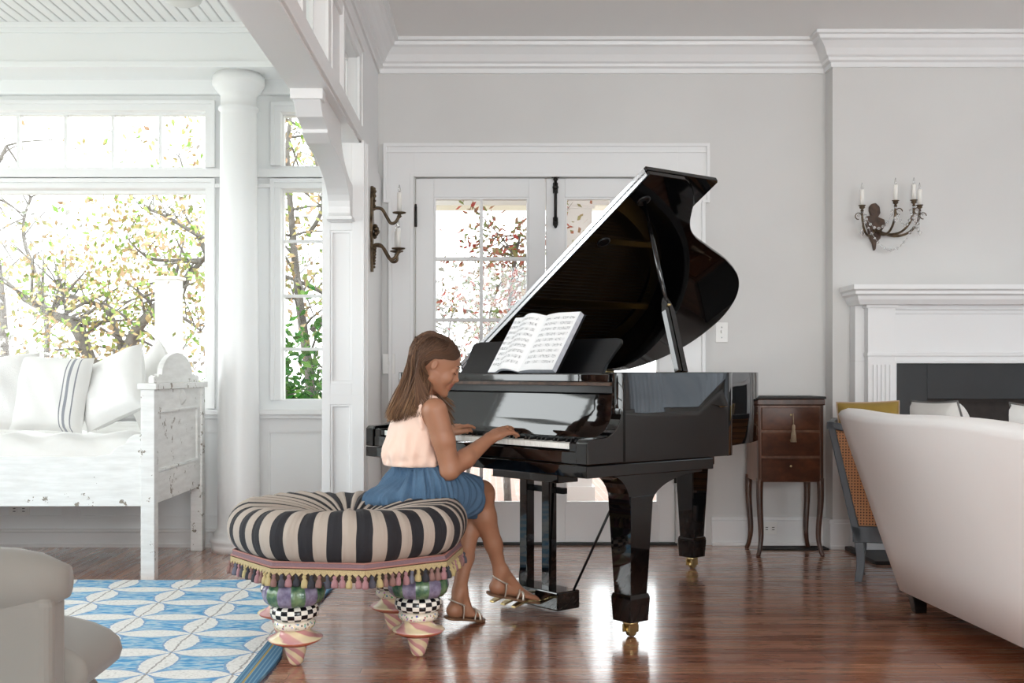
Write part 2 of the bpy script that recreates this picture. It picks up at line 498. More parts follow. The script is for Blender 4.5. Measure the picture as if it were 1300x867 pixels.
# ---- crown mouldings ----
crown = [(0, -0.18), (0.012, -0.18), (0.014, -0.155), (0.03, -0.145), (0.032, -0.13), (0.045, -0.12), (0.06, -0.085), (0.085, -0.05), (0.10, -0.04), (0.105, -0.022), (0.125, -0.018), (0.125, 0), (0, 0)]
def crown_x(mb, x0, x1, y, c0=0, c1=0, prof=crown):
    "runs along X on a wall facing -Y; c0/c1 = +1 mitre outwards, -1 inwards"
    n = len(prof); vs = []
    for d, h in prof: vs.append((x0 - c0*d, y-d, ZC+h))
    for d, h in prof: vs.append((x1 + c1*d, y-d, ZC+h))
    mb.add(vs, [(i, (i+1)%n, n+(i+1)%n, n+i) for i in range(n)] + [tuple(range(n))[::-1], tuple(range(n, 2*n))], False)
def crown_y(mb, y0, y1, x, sgn, c0=0, c1=0, prof=crown):
    n = len(prof); vs = []
    for d, h in prof: vs.append((x + sgn*d, y0 - c0*d, ZC+h))
    for d, h in prof: vs.append((x + sgn*d, y1 + c1*d, ZC+h))
    mb.add(vs, [(i, n+i, n+(i+1)%n, (i+1)%n) for i in range(n)] + [tuple(range(n))[::-1], tuple(range(n, 2*n))], False)
mb = MB()
crown_x(mb, -0.645, CX0, YB, -1, -1)
crown_y(mb, YC, YB, CX0, -1, 1, -1)
crown_x(mb, CX0, XR, YC, 1, -1)
crown_y(mb, YF, YB, -0.645, 1, 0, -1)
crown_y(mb, YF, YC, XR, -1, 0, -1)
struct('trim_4', mb, 'trim')  # unseen porch roof, added to shade the patio
# baseboards
mb = MB()
def base_x(mb, x0, x1, y, h=0.165, t=0.02):
    mb.box(x0, x1, y-t, y, 0, h-0.02); mb.box(x0, x1, y-t*0.6, y, h-0.02, h); mb.box(x0, x1, y-t-0.012, y, 0, 0.02)
base_x(mb, (903-CX)/220, CX0, YB); base_x(mb, CX0-0.02, (1100-CX)/228, YC)
mb.box(CX0-0.02, CX0, YC, YB, 0, 0.165)
struct('baseboard_back', mb, 'trim', bevel=0.003)

# ---- sunroom shell ----
SX0 = -4.2
# openings in sunroom back wall: picture window, its transom, side window
PW = (-3.9, (255-CX)/221.2)           # picture window clear opening
PZ0, PZ1 = 0.79, 1 + (472-240)/221.2
TZ0, TZ1 = 1 + (472-213)/221.2, 1 + (472-141)/221.2
SWX = ((357-CX)/221.2, (357-CX)/221.2 + 0.27)
SZ0, SZ1 = 1-(508-472)/221.2, 1+(472-240)/221.2
S2Z0, S2Z1 = 1+(472-211)/221.2, 1+(472-143)/221.2
mb = MB()
y0, y1 = YS, YS+0.14
mb.box(SX0-0.2, PW[0], y0, y1, 0, ZC+0.01); mb.box(PW[1]+0.03, SWX[0], y0, y1, 0, ZC+0.01); mb.box(SWX[1], -0.80, y0, y1, 0, ZC+0.01)
mb.box(PW[0], PW[1]+0.03, y0, y1, 0, PZ0); mb.box(PW[0], PW[1]+0.03, y0, y1, PZ1, TZ0); mb.box(PW[0], PW[1]+0.03, y0, y1, TZ1, ZC+0.01)
mb.box(SWX[0], SWX[1], y0, y1, 0, SZ0); mb.box(SWX[0], SWX[1], y0, y1, SZ1, S2Z0); mb.box(SWX[0], SWX[1], y0, y1, S2Z1, ZC+0.01)
struct('wall_sunroom_back', mb, 'sunwall')
mb = MB()   # left and front walls with long window openings
mb.box(SX0-0.15, SX0, YF, YS+0.14, 0, 0.75); mb.box(SX0-0.15, SX0, YF, YS+0.14, 2.5, ZC+0.01)
for a, b in ((YF, 1.4), (5.8, YS+0.14)): mb.box(SX0-0.15, SX0, a, b, 0.75, 2.5)
struct('wall_sunroom_left', mb, 'sunwall')
mb = MB()
mb.box(SX0-0.15, WX0, 0.45, 0.60, 0, 0.7); mb.box(SX0-0.15, WX0, 0.45, 0.60, 2.5, ZC+0.01)
for a, b in ((SX0-0.15, -3.7), (-1.1, WX0)): mb.box(a, b, 0.45, 0.60, 0.7, 2.5)
struct('wall_sunroom_front', mb, 'sunwall')
for nm, fb in (('window_13', 'x'), ('window_14', 'y')):
    f = MB()
    if fb == 'x':
        for q in range(5): f.box(-3.7+q*0.64, -3.66+q*0.64, 0.5, 0.55, 0.7, 2.5)
        for q in range(4): f.box(-3.7, -1.1, 0.5, 0.55, 0.7+q*0.586, 0.74+q*0.586)
        pn = MB().box(-3.7, -1.1, 0.523, 0.527, 0.7, 2.5)
    else:
        for q in range(7): f.box(SX0-0.1, SX0-0.05, 1.4+q*0.727, 1.44+q*0.727, 0.75, 2.5)
        for q in range(4): f.box(SX0-0.1, SX0-0.05, 1.4, 5.8, 0.75+q*0.57, 0.79+q*0.57)
        pn = MB().box(SX0-0.078, SX0-0.074, 1.4, 5.8, 0.75, 2.5)
    w = struct(nm, f, 'trim'); obj('pane', pn, 'glass', w)

# entablature, sills, casings, wainscot of the sunroom back wall
def hz(y): return 1 + (472-y)/221.2
mb = MB()
mb.box(SX0, -0.805, YS-0.30, YS-0.02, hz(100)+0.0, ZC+0.01)          # deep beam over the windows
mb.box(SX0, -0.805, YS-0.315, YS-0.02, ZC-0.045, ZC+0.01)
mb.box(SX0, -0.805, YS-0.33, YS-0.02, ZC-0.02, ZC+0.01)
mb.box(SX0, -0.805, YS-0.325, YS-0.02, hz(104), hz(100)+0.015)
mb.box(SX0, -0.805, YS-0.05, YS, hz(122), hz(100))
struct('trim_5', mb, 'sunwall', bevel=0.003)
mb = MB()
def casing(mb, x0, x1, z0, z1, y, w=0.07, t=0.022):
    mb.box(x0-w, x0, y-t, y, z0, z1+w); mb.box(x1, x1+w, y-t, y, z0, z1+w); mb.box(x0-w, x1+w, y-t, y, z1, z1+w)
    mb.box(x0-w-0.012, x0-w+0.01, y-t-0.01, y, z0, z1+w+0.012); mb.box(x1+w-0.01, x1+w+0.012, y-t-0.01, y, z0, z1+w+0.012)
    mb.box(x0-w-0.012, x1+w+0.012, y-t-0.01, y, z1+w-0.01, z1+w+0.012)
casing(mb, PW[0], PW[1]+0.03, PZ0, PZ1, YS, 0.045); casing(mb, PW[0], PW[1]+0.03, TZ0, TZ1, YS, 0.045)
mb.box(PW[0]-0.08, -1.46, YS-0.04, YS, hz(226), hz(216)); mb.box(PW[0]-0.08, -1.46, YS-0.03, YS, hz(239), hz(234))
casing(mb, SWX[0], SWX[1], SZ0, SZ1, YS, 0.045); casing(mb, SWX[0], SWX[1], S2Z0, S2Z1, YS, 0.045)
mb.box(-1.36, -0.8, YS-0.045, YS, hz(226), hz(216)); mb.box(-1.36, -0.8, YS-0.03, YS, hz(239), hz(234))
# sill / chair rail
mb.box(SX0, -0.8, YS-0.07, YS, hz(526), hz(520)); mb.box(SX0, -0.8, YS-0.045, YS, hz(531), hz(526))
struct('trim_6', mb, 'trim', bevel=0.003)
mb = MB()
inset(mb, (341-CX)/221.2, -0.86, hz(672), hz(547), YS, -1.40, -0.8, 0.1, hz(531), 0.014)
frame_y(mb, (341-CX)/221.2, -0.86, hz(672), hz(547), YS-0.002, 0.01, 0.008)
xs = [SX0, (82-CX)/221.2, (100-CX)/221.2, -1.50]
inset(mb, SX0, (82-CX)/221.2, hz(657), hz(547), YS, SX0, (91-CX)/221.2, 0.1, hz(531), 0.014)
inset(mb, (100-CX)/221.2, -1.52, hz(657), hz(547), YS, (91-CX)/221.2, -1.40, 0.1, hz(531), 0.014)
frame_y(mb, -3.2, (82-CX)/221.2, hz(657), hz(547), YS-0.002, 0.012, 0.008); frame_y(mb, (100-CX)/221.2, -1.52, hz(657), hz(547), YS-0.002, 0.012, 0.008)
mb.box(SX0, -0.8, YS-0.035, YS, 0, hz(675)); mb.box(SX0, -0.8, YS-0.045, YS, hz(674), hz(671)); mb.box(SX0, -0.8, YS-0.05, YS, 0, 0.02)
struct('baseboard_sunroom', mb, 'trim', bevel=0.003)

# windows of the sunroom: sashes, muntins and panes
def window(n, x0, x1, z0, z1, y, vbars, hbars, fr=0.03, bar=0.016):
    f = MB()
    f.box(x0, x0+fr, y, y+0.04, z0, z1); f.box(x1-fr, x1, y, y+0.04, z0, z1); f.box(x0, x1, y, y+0.04, z0, z0+fr); f.box(x0, x1, y, y+0.04, z1-fr, z1)
    for x in vbars: f.box(x-bar/2, x+bar/2, y+0.005, y+0.035, z0, z1)
    for z in hbars: f.box(x0, x1, y+0.005, y+0.035, z-bar/2, z+bar/2)
    w = struct('window_%d' % n, f, 'trim')
    obj('pane', MB().box(x0+0.005, x1-0.005, y+0.018, y+0.022, z0+0.005, z1-0.005), 'glass', w)
    return w
window(1, PW[0], PW[1]+0.03, PZ0, PZ1, YS+0.05, [], [], 0.02)
window(2, PW[0], PW[1]+0.03, TZ0, TZ1, YS+0.05, [(x-CX)/221.2 for x in (200, 139, 78.5, 18, -43, -104, -165)], [], 0.012)
window(3, SWX[0], SWX[1], SZ0, SZ1, YS+0.05, [], [hz(305), hz(375), hz(443)], 0.006)
window(4, SWX[0], SWX[1], S2Z0, S2Z1, YS+0.05, [], [], 0.006)

# round column
mb = MB()
c = ((304-CX)/226.0, 6.44, 0)
mb.lathe([(0.15, 0), (0.15, 0.035), (0.146, 0.04), (0.158, 0.055), (0.152, 0.075), (0.136, 0.082), (0.14, 0.10), (0.125, 0.115), (0.116, 0.135), (0.114, 0.8), (0.100, 2.43), (0.099, 2.455), (0.112, 2.462), (0.112, 2.475), (0.1, 2.485), (0.1, 2.545), (0.118, 2.56), (0.138, 2.59), (0.145, 2.60), (0.145, 2.645), (0.13, 2.65), (0.13, 2.68)], c, 40)
tag(struct('trim_7', mb, 'trim'), 'round white column standing between picture window and narrow window', 'column')

# ---- french doors ----
mb = MB()
Zt = 1+(472-184)/220
def bz(y): return 1 + (472-y)/220
ex0, ex1 = (488-CX)/220, (899-CX)/220
ix0, ix1 = (495-CX)/220, (893-CX)/220
for a, b, s_ in ((ix0, DX0-0.008, 1), (DX1+0.008, ix1, -1)):
    mb.box(a, b, YB-0.022, YB, 0, Zt)
    o = a if s_ == 1 else b
    mb.box(o-0.006, o+0.014*1, YB-0.034, YB, 0, bz(258)) if s_ == 1 else mb.box(o-0.014, o+0.006, YB-0.034, YB, 0, bz(258))
    i_ = b if s_ == 1 else a
    mb.box(i_-0.02 if s_ == 1 else i_, i_ if s_ == 1 else i_+0.02, YB-0.03, YB, 0, DZ+0.02)
mb.box(ex0, ix0, YB-0.022, YB, bz(258), Zt); mb.box(ix1, ex1, YB-0.022, YB, bz(258), Zt); mb.box(DX0-0.008, DX1+0.008, YB-0.022, YB, DZ+0.02, Zt)
for a, b in ((ex0-0.004, ex0+0.014), (ex1-0.014, ex1+0.004)): mb.box(a, b, YB-0.036, YB, bz(258), Zt)
mb.box(ex0-0.004, ex1+0.004, YB-0.036, YB, Zt-0.014, Zt+0.004); mb.box(ex0, ex1, YB-0.03, YB, Zt-0.05, Zt-0.042)
mb.box(ex0, ix0+0.01, YB-0.036, YB, bz(258), bz(258)+0.014); mb.box(ix1-0.01, ex1, YB-0.036, YB, bz(258), bz(258)+0.014)
mb.box(DX0-0.008, DX1+0.008, YB-0.03, YB, DZ, DZ+0.02); 
# cut the casing field over the doorway: built only from the strips above
struct('trim_8', mb, 'trim', bevel=0.002)
struct('trim_9', MB().box(DX0-0.01, DX1+0.01, YB-0.01, YB+0.16, 0.0, 0.012), 'iron')
xm = (693-CX)/220
def door_leaf(n, x0, x1, gx0, gx1, hinge_left):
    y = YB+0.015; g0, g1 = bz(640), bz(250)
    f = MB()
    f.box(x0, gx0, y, y+0.045, 0.015, DZ-0.004); f.box(gx1, x1, y, y+0.045, 0.015, DZ-0.004)
    f.box(gx0, gx1, y, y+0.045, 0.015, g0); f.box(gx0, gx1, y, y+0.045, g1, DZ-0.004)
    d = struct('door_%d' % n, f, 'trim', bevel=0.003)
    m = MB(); gm = (gx0+gx1)/2
    m.box(gm-0.010, gm+0.010, y+0.004, y+0.04, g0, g1)
    for k in range(1, 5):
        z = g0 + (g1-g0)*k/5; m.box(gx0, gx1, y+0.004, y+0.04, z-0.010, z+0.010)
    for a, b in ((gx0, gx0+0.012), (gx1-0.012, gx1)): m.box(a, b, y+0.004, y+0.04, g0, g1)
    m.box(gx0, gx1, y+0.004, y+0.04, g0, g0+0.012); m.box(gx0, gx1, y+0.004, y+0.04, g1-0.012, g1)
    obj('muntin', m, 'trim', d, bevel=0.003)
    obj('pane', MB().box(gx0, gx1, y+0.020, y+0.024, g0, g1), 'glass', d)
    hx = x0 if hinge_left else x1
    for yy in (275, 443, 600):
        hz_ = bz(yy)
        h = MB().lathe([(0.006, -0.06), (0.008, -0.058), (0.008, 0.058), (0.006, 0.06)], (hx, YB-0.005, hz_), 10)
        h.ball((hx, YB-0.005, hz_+0.066), 0.007, 8, 6)
        obj('hinge', h, 'iron', d)
    return d
dl = door_leaf(1, DX0+0.004, xm-0.002, (551-CX)/219, (671-CX)/219, True)
dr = door_leaf(2, xm+0.002, DX1-0.004, (717-CX)/219, (836-CX)/219, False)
mb = MB()
bx = (705-CX)/219.5
mb.box(bx-0.022, bx+0.022, YB-0.004, YB+0.016, bz(223)-0.012, bz(223)+0.002)
mb.tube([(bx, YB-0.008, bz(224)), (bx, YB-0.008, bz(284))], 0.009, 12)
for yy, r in ((228, 0.014), (238, 0.018), (243, 0.013), (283, 0.016), (279, 0.013)): mb.ball((bx, YB-0.008, bz(yy)), r, 12, 8, (1, 0.7, 0.8))
mb.box(bx-0.014, bx+0.014, YB-0.002, YB+0.016, bz(245), bz(232)); mb.box(bx-0.014, bx+0.014, YB-0.002, YB+0.016, bz(286), bz(276))
mb.ball((bx, YB-0.012, bz(287)), 0.013, 12, 8, (0.8, 0.8, 1.1))
obj('surface_bolt', mb, 'iron', dr)
mb = MB()
mb.ball((xm-0.05, YB-0.03, 0.98), 0.028, 14, 10, (1, 0.8, 1)); mb.lathe([(0.022, 0), (0.022, 0.006)], (xm-0.05, YB+0.006, 0.98), 16, axis='y')
obj('door_knob', mb, 'iron', dl)

# mouldings on the walls done; switch, outlets, floor register, ceiling light
def plate(label, x, z, w, h, y, outlet):
    t = thing('outlet' if outlet else 'light_switch', label, 'outlet' if outlet else 'light switch', (x, y, z))
    obj('cover_plate', MB().box(-w/2, w/2, -0.006, 0, -h/2, h/2), 'switch', t, bevel=0.002)
    if outlet:
        for s_ in (-1, 1):
            r = obj('receptacle', MB().box(s_*w*0.22-w*0.16, s_*w*0.22+w*0.16, -0.009, -0.004, -h*0.22, h*0.22) if w > h else MB().box(-w*0.25, w*0.25, -0.009, -0.004, s_*h*0.22-h*0.14, s_*h*0.22+h*0.14), 'switch', t, bevel=0.003)
            sl = MB()
            for q in (-1, 1): 
                if w > h: sl.box(s_*w*0.22-0.007, s_*w*0.22+0.007, -0.0105, -0.008, q*h*0.09-0.002, q*h*0.09+0.002)
                else: sl.box(q*w*0.09-0.002, q*w*0.09+0.002, -0.0105, -0.008, s_*h*0.22-0.007, s_*h*0.22+0.007)
            obj('slots', sl, 'slot', t)
    else:
        obj('toggle', MB().box(-0.005, 0.005, -0.02, -0.004, -0.004, 0.014), 'switch', t, bevel=0.002)
        [obj('screw', MB().ball((0, -0.006, q), 0.004, 8, 6), 'steel', t) for q in (0.03, -0.03)]
plate('white light switch on the wall right of the glass doors', (916-CX)/220, bz(422), 0.07, 0.115, YB, False)
plate('white wall outlet low behind the small wooden chest', (976-CX)/220, bz(670), 0.085, 0.07, YB-0.02, True)
plate('white wall outlet on the paneling under the daybed', (25-CX)/221.2, hz(647), 0.12, 0.09, YS-0.002, True)
plate('white wall plate with dark slots beside the glass doors', (491.5-CX)/220+0.012, bz(462), 0.07, 0.115, YB-0.022, False)
t = thing('floor_register', 'black metal floor register set in the floor below the small chest', 'vent', ((1008-CX)/225, 6.50, 0))
obj('grille', (lambda m: [m.box(-0.17+0.01*k, -0.166+0.01*k, -0.045, 0.045, 0.001, 0.007) for k in range(34)] and m)(MB()), 'iron', t)
obj('frame', (lambda m: m.box(-0.185, 0.185, -0.055, -0.045, 0, 0.009).box(-0.185, 0.185, 0.045, 0.055, 0, 0.009).box(-0.185, -0.17, -0.05, 0.05, 0, 0.009).box(0.17, 0.185, -0.05, 0.05, 0, 0.009).box(-0.18, 0.18, -0.05, 0.05, 0.0005, 0.0015))(MB()), 'iron', t)
def shade_mat():
    return plain('frosted_shade', '#d9d9d6', 0.4)
M['shade'] = shade_mat()
t = thing('ceiling_light', 'round flush ceiling light on the beadboard ceiling', 'lamp', ((232-CX)*5.76/F, 5.76, 2.91))
obj('shade', MB().lathe([(0.02, -0.075), (0.06, -0.07), (0.09, -0.055), (0.1, -0.03), (0.1, -0.02)], (0, 0, 0), 32), 'shade', t)
obj('base', MB().lathe([(0.105, -0.024), (0.108, -0.012), (0.105, 0)], (0, 0, 0), 32), 'trim', t)

# ---- fireplace ----
def cz(y, D=6.36): return 1 + (472-y)*D/F
def cx(x, D=6.36): return (x-CX)*D/F
t = thing('fireplace_mantel', 'white painted fireplace mantel with fluted pilasters around black slate', 'fireplace', (0, 0, 0))
ML, MR = 1.975, 4.2
mb = MB()
sh = [(0, 1.475, 0.26), (0, 1.45, 0.26), (0.014, 1.44, 0.245), (0.014, 1.425, 0.245), (0.03, 1.415, 0.228), (0.035, 1.395, 0.222), (0.05, 1.37, 0.205)]
pts = []
m_ = []
for dx, z, pr in sh:
    m_.append([(ML+dx, YC, z), (ML+dx, YC-pr, z), (MR, YC-pr, z)])
mb.grid([[Vector(p) for p in r] for r in m_[::-1]], smooth=False)
mb.add([(ML, YC, 1.475), (ML, YC-0.26, 1.475), (MR, YC-0.26, 1.475), (MR, YC, 1.475)], [(0, 1, 2, 3)], False)
mb.add([(ML+0.05, YC, 1.37), (ML+0.05, YC-0.205, 1.37), (MR, YC-0.205, 1.37), (MR, YC, 1.37)], [(3, 2, 1, 0)], False)
obj('mantel_shelf', mb, 'trim', t)
mb = MB()
x0 = cx(1086, 6.4)
mb.box(x0, MR, YC-0.09, YC, 1.06, 1.37)                       # frieze body
mb.box(x0, cx(1141), YC-0.09, YC, 0, 1.06)
frz0, frz1 = cx(1137), MR-0.3
mb.box(frz0, frz1, YC-0.105, YC-0.08, cz(452), cz(447)); mb.box(frz0, frz1, YC-0.12, YC-0.08, cz(393), cz(386)); mb.box(frz0, frz1, YC-0.10, YC-0.08, cz(398), cz(393))
mb.box(cx(1136), cx(1141), YC-0.105, YC-0.02, 0, cz(459)); mb.box(cx(1136), frz1, YC-0.105, YC-0.08, cz(461), cz(458))
obj('surround', mb, 'trim', t, bevel=0.003)
for side, (a, b) in enumerate(((cx(1101), cx(1136)), (3.55, 3.71))):
    mb = MB(); yf = YC-0.15
    mb.box(a, b, yf, YC-0.08, 0, cz(386)); mb.box(a-0.012, b+0.012, yf-0.012, YC-0.08, cz(391), cz(384)); mb.box(a-0.02, b+0.02, yf-0.02, YC-0.08, cz(386), cz(380))
    mb.box(a-0.006, b+0.006, yf-0.01, YC-0.08, cz(452), cz(448)); mb.box(a-0.012, b+0.012, yf-0.012, YC-0.08, 0, 0.16)
    fl = MB()
    n = 5
    for k in range(n):
        xx = a + (b-a)*(0.2+0.6*k/(n-1)); mb.box(xx-0.0035, xx+0.0035, yf-0.008, yf, 0.2, cz(463))
    obj('pilaster', mb, 'trim', t, bevel=0.002)
mb = MB()
ox0, ox1 = cx(1141), 3.55
mb.box(ox0, cx(1183), YC-0.07, YC-0.005, 0, cz(461)); mb.box(cx(1183), ox1-0.2, YC-0.07, YC-0.005, cz(507), cz(461)); mb.box(ox1-0.2, ox1, YC-0.07, YC-0.005, 0, cz(461))
obj('slate_surround', mb, 'slate', t, bevel=0.002)
mb = MB()
mb.box(cx(1183), ox1-0.2, YC-0.016, YC-0.006, 0, cz(507))
mb.box(cx(1183), ox1-0.2, YC-0.05, YC-0.045, cz(511), cz(507)); mb.box(cx(1183), cx(1185), YC-0.05, YC-0.02, 0, cz(507))
obj('firebox', mb, 'firebrick', t)
struct('trim_10', MB().box(ML+0.02, 4.1, 5.95, YC, 0.0, 0.02), 'slate', bevel=0.004)
# ================= grand piano =================
# local frame: x = from the keyboard to the tail, y = from treble to bass, z up
TH = math.atan2(0.629, 0.777)
PA = Vector((0.3454, 4.10, 0))
PW_ = 1.445                       # width
piano = thing('grand_piano', 'glossy black grand piano with its lid propped open', 'piano', PA, TH)
RZ0, RZ1 = 0.665, 0.998
def pl(a, b, z):                 # piano local -> world
    return Matrix.Rotation(TH, 3, 'Z') @ Vector((a, b, z)) + PA

tail = spline([(x, y, 0) for x, y in ((0.777, 0.0), (0.84, 0.03), (0.93, 0.11), (1.04, 0.25), (1.155, 0.335), (1.33, 0.405), (1.55, 0.49), (1.735, 0.595), (1.87, 0.735), (1.945, 0.90), (1.955, 1.05), (1.92, 1.20), (1.83, 1.33), (1.70, 1.42), (1.57, PW_))], 6)
tail = [(p.x, p.y) for p in tail]
def outline(a0): return [(a0, 0.0)] + [(q, 0) for q in (0.4, 0.6) if q > a0+0.01] + tail + [(1.2, PW_), (0.7, PW_), (a0, PW_)]
def offset(poly, d):
    n = len(poly); out = []
    for i in range(n):
        p0 = Vector(poly[max(i-1, 0)]); p1 = Vector(poly[min(i+1, n-1)])
        t = (p1-p0).normalized(); nrm = Vector((-t.y, t.x))
        out.append((poly[i][0]+nrm.x*d, poly[i][1]+nrm.y*d))
    return out
# the rim: a bent wall
O = outline(0.18); I = offset(O, 0.042)
n = len(O); mb = MB(); mb.smooth = True
ring = [O, I]
vs = [(p[0], p[1], RZ0) for p in O] + [(p[0], p[1], RZ1) for p in O] + [(p[0], p[1], RZ0) for p in I] + [(p[0], p[1], RZ1) for p in I]
fs = []
for i in range(n-1):
    fs += [(i, i+1, n+i+1, n+i), (2*n+i+1, 2*n+i, 3*n+i, 3*n+i+1), (n+i, n+i+1, 3*n+i+1, 3*n+i), (i+1, i, 2*n+i, 2*n+i+1)]
fs += [(0, n, 3*n, 2*n), (n-1, 3*n-1, 4*n-1, 2*n-1)]
mb.add(vs, fs, True)
rim = obj('rim', mb, 'piano', piano, bevel=0.004)
# cheeks with their scooped arms
def cheek(y0, y1):
    prof = [(0, RZ0), (0, 0.745), (0.012, 0.757), (0.075, 0.760)]
    for i in range(1, 9):
        a = i/8*PI/2; prof.append((0.075+0.105*math.sin(a), 0.865-0.105*math.cos(a)))
    prof += [(0.182, 0.90), (0.182, RZ1), (0.20, RZ1), (0.20, RZ0)]
    return MB().prism(prof, 'y', y0, y1)
for y0, y1 in ((0, 0.058), (PW_-0.058, PW_)): obj('arm', cheek(y0, y1), 'piano', piano, bevel=0.004)
obj('keybed', MB().box(0, 0.69, 0.0, PW_, 0.618, RZ0-0.003), 'piano', piano, bevel=0.003)
obj('key_slip', MB().box(0.006, 0.024, 0.058, PW_-0.058, RZ0, 0.712), 'piano', piano, bevel=0.004)
for y0, y1 in ((0.06, 0.104), (PW_-0.104, PW_-0.06)):
    obj('key_block', MB().box(0.008, 0.185, y0, y1, RZ0, 0.745), 'piano', piano, bevel=0.006)
# keys
K0, K1 = 0.106, PW_-0.106
kw = (K1-K0)/52
base_me = None
names = 'ABCDEFG'
for k in range(52):
    y = K1 - (k+0.5)*kw
    m = MB().box(0.030, 0.185, -kw/2+0.0006, kw/2-0.0006, 0.716, 0.737)
    if k == 0:
        wk = obj('white_key', m, 'ivory', piano, bevel=0.0012, seg=1); wk.location = (0, y, 0)
    else:
        c = wk.copy(); COL.objects.link(c); c.parent = piano; c.location = (0, y, 0)
bk = None
for k in range(52):
    nm = names[k % 7]
    if nm in 'ACDFG' and k < 51:
        y = K1 - (k+1)*kw
        if bk is None:
            m = MB(); v0 = [(0.083, -0.0050, 0.736), (0.083, 0.0050, 0.736), (0.185, 0.0050, 0.736), (0.185, -0.0050, 0.736)]
            v1 = [(0.090, -0.0040, 0.749), (0.090, 0.0040, 0.749), (0.185, 0.0040, 0.749), (0.185, -0.0040, 0.749)]
            m.add(v0+v1, [(0, 1, 5, 4), (1, 2, 6, 5), (2, 3, 7, 6), (3, 0, 4, 7), (7, 4, 5, 6)][:], False)
            bk = obj('black_key', m, 'ebony', piano, bevel=0.001, seg=1); bk.location = (0, y, 0)
        else:
            c = bk.copy(); COL.objects.link(c); c.parent = piano; c.location = (0, y, 0)
obj('key_felt', MB().box(0.18, 0.186, K0, K1, 0.737, 0.742), 'felt', piano)
# fallboard, gently curved
pf = [(0.186, 0.742), (0.196, 0.746)] + [(0.196+0.022*(i/8)**1.3, 0.75+0.165*i/8) for i in range(9)] + [(0.232, 0.918), (0.240, 0.91), (0.240, 0.742)]
fb = obj('fallboard', MB().prism(pf, 'y', 0.060, PW_-0.060, smooth=False), 'piano', piano, bevel=0.002)
# music shelf with its lower felt strip, slides and desk
sh = obj('music_shelf', MB().box(0.170, 0.50, 0.062, PW_-0.062, 0.962, 0.992), 'piano', piano, bevel=0.003)
obj('shelf_lip', MB().box(0.178, 0.20, 0.062, PW_-0.062, 0.948, 0.960), 'oldwood', sh)
obj('pin_rail', MB().box(0.215, 0.235, 0.062, PW_-0.062, 0.918, 0.948), 'piano_satin', piano, bevel=0.002)
D0 = Vector((0.335, 0, 0.994)); up_d = Vector((0.100, 0, 0.142)); yb0, yb1 = 0.262, 1.18
prof = [(yb0, 0), (yb0+0.006, 0.30), (yb0-0.006, 0.62), (yb0-0.018, 0.86), (yb0-0.008, 0.97), (yb0+0.02, 1.0), (yb1-0.02, 1.0), (yb1+0.008, 0.97), (yb1+0.018, 0.86), (yb1+0.006, 0.62), (yb1-0.006, 0.30), (yb1, 0)]
nd = Vector((-up_d.z, 0, up_d.x)).normalized()*0.014
vs = [D0+up_d*t+Vector((0, y, 0)) for y, t in prof]; vs += [v-nd for v in vs]
n = len(prof)
desk = obj('music_desk', MB().add(vs, [tuple(range(n)), tuple(range(n, 2*n))[::-1]] + [(i, n+i, n+(i+1) % n, (i+1) % n) for i in range(n)], False), 'piano_satin', piano, bevel=0.002)
# inside: soundboard, iron plate, strings, dampers
inner = offset(outline(0.24), 0.044)
inner = inner[1:-1]
def slab(poly, z0, z1):
    return MB().prism(poly, 'z', z0, z1)
def soundboard():
    t = NT('spruce'); t.b.inputs['Roughness'].default_value = 0.35; t.color('#b98a52'); return t.m
M['spruce'] = soundboard()
obj('soundboard', slab(inner, 0.72, 0.735), 'spruce', piano)
plate_poly = offset([(p[0]*1.0, p[1]) for p in inner], 0.03)
mb = MB(); 
mb.box(0.26, 0.46, 0.08, PW_-0.08, 0.86, 0.875)
for y0, y1, a1 in ((0.14, 0.17, 0.84), (0.42, 0.45, 1.20), (0.75, 0.78, 1.70), (1.10, 1.13, 1.82), (1.36, 1.39, 1.50)): mb.box(0.44, a1, y0, y1, 0.865, 0.895)
np_ = len(plate_poly); pin = offset(plate_poly, 0.09)
vs = [(p[0], p[1], 0.85) for p in plate_poly[3:-3]] + [(p[0], p[1], 0.865) for p in pin[3:-3]]
k = len(plate_poly[3:-3])
mb.add(vs, [(i, i+1, k+i+1, k+i) for i in range(k-1)], True)
obj('iron_plate', mb, 'gold', piano, bevel=0.002)
mb = MB()
for i in range(70):
    y = 0.10 + (PW_-0.2)*i/69
    aend = min(0.62 + 1.2*min(1, max(0, (y-0.08)/0.95))**0.9, 1.80 - max(0, y-1.05)*0.9)
    mb.tube([(0.42, y, 0.884), (aend, y, 0.884)], 0.0009 + 0.0012*(i/69), 4)
st = obj('strings', mb, 'steel', piano); st['kind'] = 'stuff'
mb = MB()
for i in range(60):
    y = 0.20 + (PW_-0.32)*i/59; mb.box(0.50, 0.53, y-0.006, y+0.006, 0.889, 0.915)
dm = obj('dampers', mb, 'piano_satin', piano); dm['kind'] = 'stuff'

